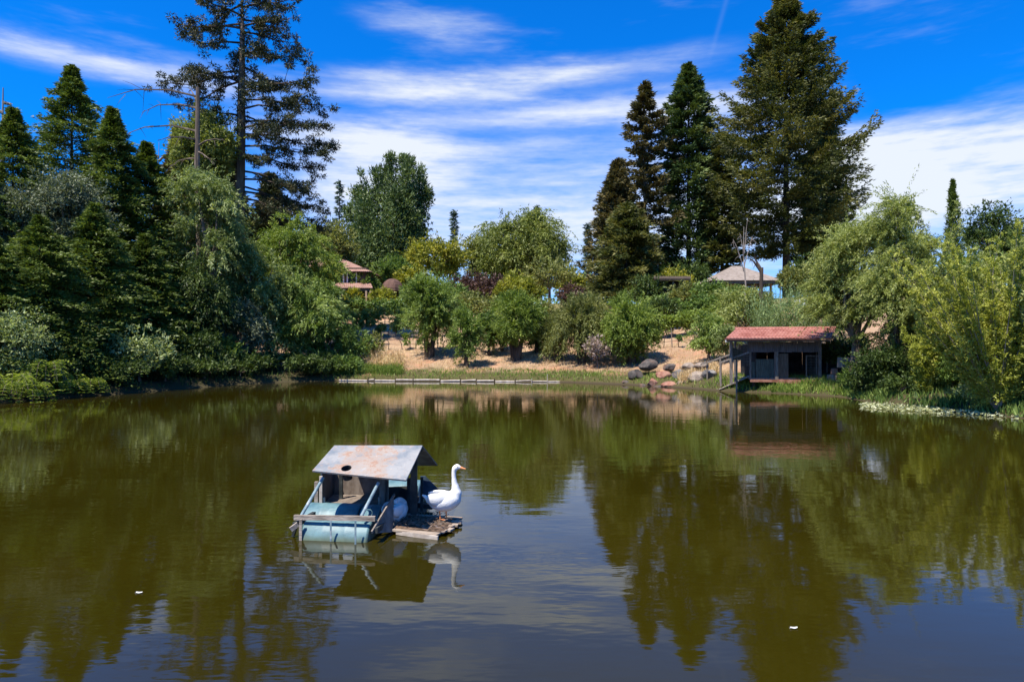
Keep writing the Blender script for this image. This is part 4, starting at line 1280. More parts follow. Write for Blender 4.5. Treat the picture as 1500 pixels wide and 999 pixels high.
# ================================================================== VINEYARD
def vine_row(D, px0, px1, label, lush, mat='mid_leaves', hgt=1.45):
    rng = np.random.default_rng(int(D * 10 + px0))
    x0, x1 = (px0 - 750) / F * D, (px1 - 750) / F * D
    b = base_at((px0 + px1) / 2, D)
    e = empty('vine_row', b, label, 'vine row', 'vineyard rows on the slope')
    xs = np.arange(x0, x1 + .01, 2.3)
    yy = np.full(len(xs), float(D)); zz = gz(xs, yy)
    wires = MB()
    for i, (x, z) in enumerate(zip(xs, zz)):
        mb = MB()
        tilt = rng.normal(0, .04)
        mb.tube([(x, D, z - .2), (x + tilt, D, z + hgt)], [.045, .038], 5)
        mb.build('post', MATS['grey_post_wood'], e, origin=b)
        if i:
            for h in (.45, .95, 1.3):
                wires.tube([(xs[i - 1], D, zz[i - 1] + h), ((xs[i - 1] + x) / 2, D, (zz[i - 1] + z) / 2 + h - .04), (x, D, z + h)], .009 if h > .5 else .018, 3, False)
    wires.build('wire', MATS['dark_bark'], e, origin=b)
    lv = LV(rng)
    n = max(2, int((x1 - x0) * 8.0 * lush))
    cx = rng.uniform(x0, x1, n); cy = D + rng.normal(0, .15, n)
    C = np.stack([cx, cy, gz(cx, cy) + rng.uniform(.55, 1.25, n) * (1.0 + .25 * lush)], -1)
    clumps(lv, C, rng.uniform(.22, .5, n) * (.6 + .5 * lush), 60, .22, .17, .2, 0, 1.0, rng.uniform(.2, .8, n))
    st = MB()
    for x in np.arange(x0 + .5, x1, 1.15):
        z = float(gz(np.array([x]), np.array([D]))[0])
        st.tube([(x, D, z - .1), (x + rng.normal(0, .06), D, z + .5), (x + rng.normal(0, .12), D, z + .95)], [.035, .03, .02], 4, False)
    st.build('stems', MATS['dark_bark'], e, origin=b)
    lv.build('foliage', MATS[mat], e, origin=b)


vine_row(57, 520, 668, 'nearest vine row on the left slope with bare wires', .16, 'mid_leaves')
vine_row(62, 505, 680, 'second vine row on the left slope with sparse leaves', .5, 'mid_leaves')
vine_row(67, 495, 690, 'third vine row on the left slope, leafy', 1.0, 'mid_leaves')
vine_row(71, 490, 640, 'top vine row in front of the house', 1.6, 'mid_leaves', 1.7)
vine_row(55.5, 692, 905, 'low vine row seen between the bank willows', .2, 'mid_leaves')
vine_row(60.5, 700, 900, 'second vine row behind the bank willows', .5, 'olive_leaves')
vine_row(51.5, 940, 1062, 'bare trellis row right of the vivid willow', .08, 'mid_leaves')
vine_row(56, 935, 1075, 'leafy vine row above the boulders', 1.5, 'bright_willow_leaves', 1.6)
vine_row(61, 940, 1090, 'lush vine row higher up above the boulders', 1.8, 'mid_leaves', 1.7)
vine_row(66, 945, 1110, 'highest lush vine row below the gazebo', 1.8, 'mid_leaves', 1.7)

# ================================================================== SHORE EDGING
pA, pB = Vector(((496 - 750) / F * 47.3, 47.3, 0)), Vector(((826 - 750) / F * 45.6, 45.6, 0))
e = empty('shore_edging', pA.lerp(pB, .5), 'long pale wooden poles laid end to end along the middle waterline', 'shore edging')
org = Vector(e.location)
cuts = [0, .135, .165, .26, .34, .46, .55, .62, .70, .79, .86, .93, 1.0]
rng_ = random.Random(4)
for i in range(len(cuts) - 1):
    a = pA.lerp(pB, cuts[i] + .003); c = pA.lerp(pB, cuts[i + 1] - .003)
    mb = MB()
    za, zc = .07 + rng_.uniform(-.05, .04), .07 + rng_.uniform(-.05, .04)
    a = a + Vector((0, rng_.uniform(-.1, .1), 0)); c = c + Vector((0, rng_.uniform(-.1, .1), 0))
    rr = .062 if i < 9 else .045
    mb.tube([a + Vector((0, 0, za)), a.lerp(c, .5) + Vector((0, rng_.uniform(-.03, .03), (za + zc) / 2 + .01)), c + Vector((0, 0, zc))], rr, 8)
    mb.build('pole', MATS['pale_wood'], e, origin=org)
    if i and i % 1 == 0:
        mb = MB(); q = pA.lerp(pB, cuts[i])
        mb.tube([q + Vector((0, -.02, -.3)), q + Vector((rng_.uniform(-.04, .04), -.02, .24 + (.3 if i == 11 else 0)))], .028, 5)
        mb.build('stake', MATS['dark_bark' if i < 10 else 'pale_wood'], e, origin=org)

# ================================================================== BOULDERS
def rock(px, py, D, w_, h, mat, label, seed):
    rng = np.random.default_rng(seed)
    c = W(px, py, D)
    rx, rz = w_ / 2 / F * D, h / 2 / F * D
    import bmesh
    bm = bmesh.new(); bmesh.ops.create_icosphere(bm, subdivisions=3, radius=1.0)
    pl = [(nrm(rng.normal(0, 1, 3)), rng.uniform(.62, .92)) for _ in range(11)]
    for v in bm.verts:
        p = np.array(v.co)
        for n_, d_ in pl:
            dd = p @ n_ - d_
            if dd > 0: p = p - n_ * dd
        p = p * (1 + .04 * math.sin(p[0] * 7 + seed) * math.cos(p[1] * 6 + p[2] * 5))
        v.co = Vector((p[0] * rx, p[1] * rx * .8, p[2] * rz))
    me = bpy.data.meshes.new('boulder'); bm.to_mesh(me); bm.free()
    me.materials.append(MATS[mat])
    o = bpy.data.objects.new('boulder', me); COL.objects.link(o)
    o.location = c; o.rotation_euler = (0, 0, rng.uniform(-.3, .3))
    tag(o, label, 'boulder', 'boulders at the water')


for i, a in enumerate([
    (954, 556, 42.6, 20, 17, 'red_rock', 'reddish boulder at the left end by the water'), (969, 545, 43.4, 27, 18, 'red_rock', 'rust red boulder sitting above the waterline ones'),
    (979, 559, 41.8, 28, 13, 'red_rock', 'flat pinkish boulder on the waterline'), (992, 544, 42.6, 23, 19, 'grey_rock', 'round grey boulder right of the rust red one'),
    (999, 556, 41.4, 19, 12, 'tan_rock', 'small tan boulder at the waterline'), (948, 530, 45.2, 34, 22, 'dark_rock', 'big dark boulder in the willow shade'),
    (930, 545, 44.6, 28, 26, 'dark_rock', 'dark boulder below the vivid willow'), (979, 533, 44.4, 24, 14, 'dark_rock', 'brown black boulder at the back of the heap'),
    (1007, 533, 43.0, 24, 18, 'tan_rock', 'tan grey boulder under the dry weeds'), (1025, 531, 42.2, 26, 13, 'tan_rock', 'flat pale slab left of the ramp rail'),
    (1009, 545, 42.0, 14, 10, 'dark_rock', 'small dark stone between grey and tan boulders'), (1020, 548, 41.2, 34, 22, 'tan_rock', 'large weed covered boulder beside the ramp'),
    (940, 560, 43.0, 14, 8, 'dark_rock', 'low dark stone at the left waterline'), (1036, 543, 41.0, 26, 18, 'grey_rock', 'grey boulder against the ramp post'),
    (914, 556, 44.4, 22, 14, 'dark_rock', 'dark stone left of the reddish boulder'), (962, 562, 41.9, 16, 6, 'dark_rock', 'small wet stone in the water')]):
    rock(a[0] + 2, a[1] + 5, a[2] * .975, a[3] * .93, a[4] * .9, a[5], a[6], 100 + i)

# ================================================================== DUCK HOUSE
def tile_sheet(name, P00, P10, P01, P11, ncols, rows, amp, mat, parent, origin, thick=.03):
    """barrel tile roof: P00-P10 along the eave, P01-P11 along the ridge"""
    P00, P10, P01, P11 = map(Vector, (P00, P10, P01, P11))
    nrm_ = (P10 - P00).cross(P01 - P00).normalized()
    if nrm_.z < 0: nrm_ = -nrm_
    nu = ncols * 6
    vs = []; fs = []
    lines = []
    for r_ in range(rows):
        lines += [(r_ / rows, .035 if r_ else .03), ((r_ + .985) / rows, 0.0)]
    lines = [(v, l) for v, l in lines]
    rj = random.Random(3)
    for (v, lift) in lines:
        for i in range(nu + 1):
            u = i / nu
            p = P00.lerp(P10, u).lerp(P01.lerp(P11, u), v)
            vs.append(p + nrm_ * (amp * abs(math.sin(math.pi * ncols * u)) ** .7 + lift + .004 * rj.uniform(-1, 1)))
    nl = len(lines)
    for j in range(nl - 1):
        for i in range(nu):
            a = j * (nu + 1) + i
            fs.append((a, a + 1, a + nu + 2, a + nu + 1))
    n = len(vs)
    under = [P00 - nrm_ * thick, P10 - nrm_ * thick, P11 - nrm_ * thick, P01 - nrm_ * thick]
    vs += under; fs.append((n + 3, n + 2, n + 1, n))
    # eave skirt and sides
    fs += [(n, n + 1) + tuple(range(nu, -1, -1))]
    fs.append((n + 1, n + 2, (nl - 1) * (nu + 1) + nu) + tuple(j * (nu + 1) + nu for j in range(nl - 2, -1, -1)))
    fs.append((n + 3, n) + tuple(j * (nu + 1) for j in range(nl)))
    mb = MB(); mb.add(vs, fs)
    return mb.build(name, MATS[mat], parent, origin=origin)


def duck_house():
    b = W(1150, 560, 36.2)
    e = empty('duck_house', b, 'low wooden duck house with red clay tile roof standing over the shore', 'duck house')
    o = Vector(b)
    def X(px, D=36.0): return (px - 750) / F * D
    def Z(py, D=36.0): return CAM_H + (HOR - py) / F * D
    # roof: front slope and back slope
    tile_sheet('tile_roof', W(1062, 496.5, 35.05), W(1217, 496, 35.05), W(1078, 482, 37.4), W(1224, 481, 37.4), 30, 5, .035, 'clay_tile', e, o)
    tile_sheet('tile_roof', (X(1224, 37.4), 39.4, Z(497, 37.4)), (X(1078, 37.4), 39.4, Z(497, 37.4)), W(1224, 481, 37.4), W(1078, 482, 37.4), 28, 5, .035, 'clay_tile', e, o)
    mb = MB(); mb.tube([W(1077, 481.2, 37.4), W(1224, 480.2, 37.4)], .075, 8); mb.build('ridge_cap', MATS['clay_tile'], e, origin=o)
    mb = MB(); mb.bar(W(1064, 499.3, 35.2), W(1216, 498.8, 35.2), .05, .09); mb.build('eave_board', MATS['brown_board'], e, origin=o)
    mb = MB(); mb.bar(W(1065, 498, 35.5), W(1065, 501, 35.5), .14, .14); mb.build('rafter_end', MATS['white_paint'], e, origin=o)
    # fascia of vertical boards
    n = 13; x0, x1 = X(1095, 35.9), X(1201, 35.9)
    zt, zb = Z(500, 35.9), Z(515.5, 35.9)
    for i in range(n):
        xa = x0 + (x1 - x0) * i / n; xb = x0 + (x1 - x0) * (i + 1) / n - .012
        mb = MB(); mb.box(((xa + xb) / 2, 35.9 + (i % 3) * .006, (zt + zb) / 2 - (i % 4) * .008), (xb - xa, .025, zt - zb)); mb.build('fascia_board', MATS['blue_board'], e, origin=o)
    # frame posts
    def post(px, y0, y1, D, wdt, mat='grey_post_wood', name='post'):
        mb = MB(); a, c = W(px, y0, D), W(px, y1, D)
        mb.box(((a.x), D, (a.z + c.z) / 2), (wdt, wdt, a.z - c.z)); mb.build(name, MATS[mat], e, origin=o)
    for px, y0, y1, D, wd in [(1071, 499, 562, 35.8, .13), (1077, 500, 562, 36.6, .10), (1099, 500, 556, 35.95, .08), (1137, 515, 556, 35.85, .16), (1201, 500, 563, 35.85, .12), (1212, 500, 556, 37.6, .10), (1196, 516, 552, 36.3, .05)]:
        post(px, y0, y1, D, wd)
    # lower front: green wall, brown door, open bay
    def panel(px0, px1, y0, y1, D, mat, name, nb):
        xa, xb = X(px0, D), X(px1, D); za, zb_ = Z(y0, D), Z(y1, D)
        for i in range(nb):
            u0 = xa + (xb - xa) * i / nb; u1 = xa + (xb - xa) * (i + 1) / nb - .01
            mb = MB(); mb.box(((u0 + u1) / 2, D + (i % 2) * .008, (za + zb_) / 2), (u1 - u0, .022, za - zb_)); mb.build(name, MATS[mat], e, origin=o)
    panel(1107, 1134.5, 526, 554, 36.0, 'green_board', 'wall_board', 4)
    panel(1100, 1106, 530, 554, 36.1, 'green_board', 'wall_board', 1)
    panel(1140, 1155, 518, 554, 36.0, 'brown_board', 'door_board', 2)
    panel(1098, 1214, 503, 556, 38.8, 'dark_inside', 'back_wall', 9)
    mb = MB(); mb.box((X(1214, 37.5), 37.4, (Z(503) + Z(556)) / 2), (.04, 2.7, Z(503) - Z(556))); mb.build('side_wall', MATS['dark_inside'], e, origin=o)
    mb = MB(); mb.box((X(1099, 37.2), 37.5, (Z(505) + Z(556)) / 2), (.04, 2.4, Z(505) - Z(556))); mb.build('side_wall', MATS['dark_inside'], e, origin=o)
    # wire screen door with a light frame
    mb = MB()
    for (a, c) in [((1181, 521), (1199, 521)), ((1181, 552), (1199, 552)), ((1181, 521), (1181, 552)), ((1199, 521), (1199, 552))]:
        mb.bar(W(*a, 35.95), W(*c, 35.95), .04, .04)
    df = mb.build('door_frame', MATS['grey_post_wood'], e, origin=o)
    mb = MB()
    for i in range(1, 9): mb.tube([W(1181 + 2 * i, 521, 35.97), W(1181 + 2 * i, 552, 35.97)], .004, 3, False)
    for i in range(1, 14): mb.tube([W(1181, 521 + 2.3 * i, 35.975), W(1199, 521 + 2.3 * i, 35.975)], .004, 3, False)
    tag(mb.build('wire_mesh', MATS['wire'], e, origin=o), kind='stuff')
    # wire cage on the left
    mb = MB()
    for i in range(14): mb.tube([W(1070 + 2.1 * i, 503, 35.85), W(1070 + 2.1 * i, 536, 35.85)], .004, 3, False)
    for i in range(15): mb.tube([W(1070, 503 + 2.3 * i, 35.86), W(1099, 503 + 2.3 * i, 35.86)], .004, 3, False)
    tag(mb.build('cage_wire', MATS['wire'], e, origin=o), kind='stuff')
    mb = MB(); mb.slab([W(1071, 508, 36.0), W(1088, 514, 36.4), W(1088, 527, 36.4), W(1071, 527, 36.0)], .015); mb.build('cage_panel', MATS['green_board'], e, origin=o)
    # floor
    n = 20
    for i in range(n):
        xa = X(1099) + (X(1203) - X(1099)) * i / n; xb = X(1099) + (X(1203) - X(1099)) * (i + 1) / n - .01
        mb = MB(); mb.box(((xa + xb) / 2, 37.3, Z(554.5)), (xb - xa, 2.9, .035)); mb.build('floor_board', MATS['weathered_wood'], e, origin=o)
    mb = MB(); mb.bar(W(1099, 557.5, 35.82), W(1137, 558, 35.82), .10, .13); mb.build('floor_beam', MATS['red_beam'], e, origin=o)
    mb = MB(); mb.bar(W(1137.4, 558.3, 35.80), W(1203, 560, 35.80), .10, .20); mb.build('floor_beam', MATS['red_beam'], e, origin=o)
    for px in (1104, 1140, 1172, 1200):
        post(px, 558, 578, 36.1, .12, 'dark_bark', 'pile')
    # ledge slab right
    mb = MB(); mb.box((X(1214), 35.9, Z(558)), (.75, .7, .09)); mb.build('ledge', MATS['weathered_wood'], e, origin=o)


duck_house()


def ramp():
    b = W(1070, 570, 37)
    e = empty('boat_ramp', b, 'weathered plank ramp with handrails going down to the water left of the duck house', 'ramp')
    o = Vector(b)
    # deck planks
    A0, A1 = W(1098, 551, 36.6), W(1053, 570, 37.4)
    n = 12
    for i in range(n):
        c = A0.lerp(A1, (i + .5) / n)
        dirx = (A1 - A0).normalized(); sidev = Vector((-.25, -1, 0)).normalized()
        w_ = (A1 - A0).length / n - .012
        q = [c - dirx * w_ / 2 - sidev * .42, c + dirx * w_ / 2 - sidev * .42, c + dirx * w_ / 2 + sidev * .42, c - dirx * w_ / 2 + sidev * .42]
        mb = MB(); mb.slab(q[::-1], .03); mb.build('plank', MATS['weathered_wood'], e, origin=o)
    for (a, c, nm, wd) in [((1055, 531, 36.4), (1097, 516, 35.7), 'handrail', .10), ((1030, 533, 39.6), (1070, 519, 38.6), 'handrail', .09),
                           ((1040, 570, 38.2), (1052, 561, 38.0), 'brace', .07), ((1026, 534, 39.8), (1034, 529, 39.7), 'brace', .07)]:
        mb = MB(); mb.bar(W(*a), W(*c), wd * .6, wd); mb.build(nm, MATS['grey_post_wood'], e, origin=o)
    for px, y0, y1, D in [(1055, 522, 556, 38.3), (1079, 523, 570, 36.2), (1056, 532, 560, 37.2), (1036, 531, 552, 39.6)]:
        mb = MB(); mb.tube([W(px, y0, D), W(px, y1 + 6, D)], .05, 6); mb.build('post', MATS['grey_post_wood'], e, origin=o)
    mb = MB(); mb.bar(W(1052, 569.5, 37.5), W(1070, 572, 36.9), .28, .05); mb.build('end_board', MATS['pale_wood'], e, origin=o)


ramp()
# stone blocks and feeder right of the duck house
for i, (px, py, w_, h, D, mat, lab) in enumerate([(1224, 553, 20, 9, 35.2, 'tan_rock', 'lowest stone block right of the duck house'), (1222, 544, 8, 9, 35.0, 'red_rock', 'small upright stone on the lowest block'),
                                               (1236, 531, 15, 15, 34.6, 'tan_rock', 'pale square stone pillar under the feathery willow')]):
    mb = MB(); c = W(px, py, D)
    mb.box(c, (w_ / F * D, w_ / F * D * .8, h / F * D), .15, .93)
    ob = mb.build('stone_block', MATS[mat], origin=c)
    tag(ob, lab, 'stone block')
    bv = ob.modifiers.new('bevel', 'BEVEL'); bv.width = .03; bv.segments = 2
# far small red roof
e = empty('garden_shed', W(1222, 470, 48), 'small garden shed with red tile roof peeping through the reeds', 'shed')
tile_sheet('tile_roof', W(1212, 464, 47), W(1250, 464, 47), W(1215, 458, 48.2), W(1250, 458, 48.2), 8, 3, .035, 'clay_tile', e, Vector(e.location))
mb = MB(); mb.box(W(1232, 478, 48.4) , (1.6, 1.8, 1.15)); mb.build('wall', MATS['brown_wall'], e, origin=Vector(e.location))

# ================================================================== HOUSE ON THE LEFT
def house():
    b = base_at(500, 79)
    e = empty('house', b, 'two storey brown house with clay tile roofs behind the willows', 'house')
    o = Vector(b)
    D = 78.0
    def Zh(py): return CAM_H + (HOR - py) / F * D
    xr, xl = (536 - 750) / F * D, (420 - 750) / F * D
    # body
    mb = MB(); mb.box(((xl + xr) / 2, D + 4.2, (Zh(398) + b.z) / 2), (xr - xl, 8, Zh(398) - b.z + 1)); mb.build('wall', MATS['brown_wall'], e, origin=o)
    # upper hip roof
    ez = Zh(398.5); rz = ez + 1.9
    ex0, ex1 = xl - .6, (544 - 750) / F * D
    y0, y1 = D - .5, D + 8.8
    ym = (y0 + y1) / 2
    tile_sheet('tile_roof', (ex0, y0, ez), (ex1, y0, ez), (ex0, ym, rz), (ex1 - 4.2, ym, rz), 44, 12, .05, 'old_clay_tile', e, o)
    tile_sheet('tile_roof', (ex1, y0, ez), (ex1, y1, ez), (ex1 - 4.2, ym, rz), (ex1 - 4.2, ym + .02, rz), 30, 12, .05, 'old_clay_tile', e, o)
    tile_sheet('tile_roof', (ex1, y1, ez), (ex0, y1, ez), (ex1 - 4.2, ym, rz), (ex0, ym, rz), 44, 12, .05, 'old_clay_tile', e, o)
    # windows of the upper floor
    for px in (496, 515):
        x = (px - 750) / F * D
        wn = MB(); wn.box((x, D + .17, Zh(407)), (1.0, .08, 1.2)); f = wn.build('window', MATS['dark_glass'], e, origin=o)
        for sx in (-.52, .52):
            mb = MB(); mb.box((x + sx, D + .14, Zh(407)), (.14, .12, 1.32)); q = mb.build('frame', MATS['white_paint'], f, origin=o)
    # porch roof
    pz = Zh(425); pt = Zh(414.5)
    px0, px1 = xl - .5, (553 - 750) / F * D
    tile_sheet('tile_roof', (px0, D - 2.6, pz), (px1, D - 2.6, pz), (px0, D + .16, pt), (px1 - .8, D + .16, pt), 48, 5, .05, 'old_clay_tile', e, o)
    mb = MB(); mb.bar((px0, D - 2.4, pz - .17), (px1 - .1, D - 2.4, pz - .17), .14, .2); mb.build('porch_beam', MATS['brown_board'], e, origin=o)
    for px in (508, 531, 543, 549):
        x = (px - 750) / F * D
        mb = MB(); mb.box((x, D - 2.4, (pz - .2 + b.z - 1) / 2), (.2, .2, pz - b.z + .8)); mb.build('porch_post', MATS['stucco'], e, origin=o)
    mb = MB(); mb.box(((536 - 750) / F * D, D + .17, Zh(440)), (1.3, .08, 2.2)); mb.build('door', MATS['dark_glass'], e, origin=o)


house()
# pergola vine and canopies
bush(560, 75, 424, 42, 'yellow green vine climbing the pergola by the house', 'yellow_leaves', bottom=456, ncl=20, cr=.25)
bush(517, 75, 424, 22, 'yellow green vine hanging on the porch posts', 'golden_leaves', bottom=450, ncl=10, cover=1.6)


def dome(px, py_top, py_bot, hw, D, mat, label, name='patio_umbrella'):
    zt, zb = W(px, py_top, D).z, W(px, py_bot, D).z
    b = base_at(px, D)
    e = empty(name, b, label, 'umbrella')
    r = hw / F * D; mb = MB()
    vs = []; fs = []
    n = 16; m_ = 6
    for j in range(m_ + 1):
        a = j / m_ * math.pi / 2
        for i in range(n):
            an = 2 * math.pi * i / n
            sc = 1 + (.015 if i % 2 else -.02)
            vs.append((b.x + math.cos(an) * r * math.cos(a) * sc, b.y + math.sin(an) * r * math.cos(a) * sc, zb + (zt - zb) * math.sin(a)))
    for j in range(m_):
        for i in range(n):
            i2 = (i + 1) % n
            fs.append((j * n + i, j * n + i2, (j + 1) * n + i2, (j + 1) * n + i))
    mb.add(vs, fs); c = mb.build('canopy', MATS[mat], e, origin=b)
    sm = c.modifiers.new('solid', 'SOLIDIFY'); sm.thickness = .03
    mb = MB(); mb.tube([(b.x, b.y, b.z - .1), (b.x, b.y, zt - .05)], .04, 6); mb.build('pole', MATS['steel'], e, origin=b)


dome(575, 408, 427, 17, 77, 'brown_canvas', 'brown domed patio umbrella beside the house pergola')

# ================================================================== GAZEBO AND SHED
def gazebo():
    D = 73.0
    b = base_at(1096, D + 3)
    e = empty('gazebo', b, 'gazebo with a wide tan hip roof below the giant redwood', 'gazebo')
    o = Vector(b)
    ez = CAM_H + (HOR - 410.5) / F * D; tz = CAM_H + (HOR - 389.5) / F * (D + 3.6)
    x0, x1 = (1042 - 750) / F * D, (1148 - 750) / F * D
    xm = (x0 + x1) / 2; ym = D + 3.7
    y0, y1 = D, D + 7.4
    A, B, C_, D_ = (x0, y0, ez), (x1, y0, ez), (x1, y1, ez), (x0, y1, ez)
    T1, T2 = (xm - .45, ym, tz), (xm + .45, ym, tz)
    for q in ([A, B, T2, T1], [C_, D_, T1, T2]):
        mb = MB(); mb.slab(q, .06); mb.build('roof_slope', MATS['tan_shingle'], e, origin=o)
    for q in ([B, C_, T2], [D_, A, T1]):
        mb = MB(); mb.poly(q, .06); mb.build('roof_slope', MATS['tan_shingle'], e, origin=o)
    mb = MB()
    for a, c in ((A, B), (B, C_), (C_, D_), (D_, A)):
        ins = .06
        a = Vector(a) + (Vector((xm, ym, ez)) - Vector(a)) * ins; c = Vector(c) + (Vector((xm, ym, ez)) - Vector(c)) * ins
        mb.bar(a - Vector((0, 0, .22)), c - Vector((0, 0, .22)), .1, .26)
    mb.build('eave_beam', MATS['brown_board'], e, origin=o)
    for x in (x0 + 1.0, xm - 1.2, xm + 1.2, x1 - 1.0):
        for y in (y0 + 1.0, y1 - 1.0):
            mb = MB(); mb.box((x, y, (ez - .3 + b.z - .6) / 2), (.2, .2, ez - b.z + .3)); mb.build('post', MATS['red_beam'], e, origin=o)
    mb = MB(); mb.box((x0 + 2.2, ym, (ez - .4 + b.z) / 2), (1.9, 2.4, ez - b.z - .2)); mb.build('wall', MATS['red_beam'], e, origin=o)


gazebo()
# closed white parasol pole and terrace furniture
b = base_at(1143, 68); mbp = MB(); mbp.tube([b - Vector((0, 0, .1)), Vector((b.x, b.y, W(1143, 418, 68).z))], .05, 6)
tag(mbp.build('parasol_pole', MATS['steel'], origin=b), 'pale standing pole in front of the gazebo', 'pole')


def chair(px, D, label):
    b = base_at(px, D); b.z = W(px, 447, D).z - .45
    e = empty('patio_chair', b, label, 'chair', 'white chairs on the terrace')
    mb = MB(); mb.box((0, 0, .45), (.5, .5, .05)); mb.build('seat', MATS['white_paint'], e)
    mb = MB(); mb.box((0, .24, .72), (.5, .04, .5)); mb.build('backrest', MATS['white_paint'], e)
    for x in (-.22, .22):
        for y in (-.22, .22):
            mb = MB(); mb.box((x, y, -.1), (.04, .04, 1.05)); mb.build('leg', MATS['white_paint'], e)


chair(1170, 60, 'left white chair above the reeds')
chair(1178, 60.5, 'right white chair above the reeds')
# brown shed
D = 70
b = base_at(975, D)
e = empty('garden_pavilion', b, 'dark brown flat roofed garden pavilion in the redwoods shade', 'pavilion')
o = Vector(b)
mb = MB(); mb.slab([W(958, 408, D - 1), W(1012, 408, D - 1), W(1012, 404.5, D + 3), W(958, 404.5, D + 3)], .2); mb.build('roof', MATS['dark_bark'], e, origin=o)
z1 = W(0, 409, D).z
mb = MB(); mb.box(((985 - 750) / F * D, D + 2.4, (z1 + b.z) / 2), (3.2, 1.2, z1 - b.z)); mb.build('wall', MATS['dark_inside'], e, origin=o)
for px in (961, 984, 1008):
    mb = MB(); mb.box(((px - 750) / F * D, D - .6, (z1 + b.z) / 2 - .2), (.16, .16, z1 - b.z)); mb.build('post', MATS['brown_board'], e, origin=o)
# dark garden bench terrace below
mb = MB(); b = W(975, 452, 63)
mb.bar(W(962, 441, 63), W(992, 443, 63), 1.0, .08); mb.bar(W(962, 446, 63.4), W(992, 448, 63.4), .06, .5)
mb.bar(W(964, 441, 63), W(964, 456, 63), .1, .1); mb.bar(W(990, 443, 63), W(990, 458, 63), .1, .1)
tag(mb.build('garden_table', MATS['dark_inside'], origin=b), 'dark garden table above the lush vines', 'table')

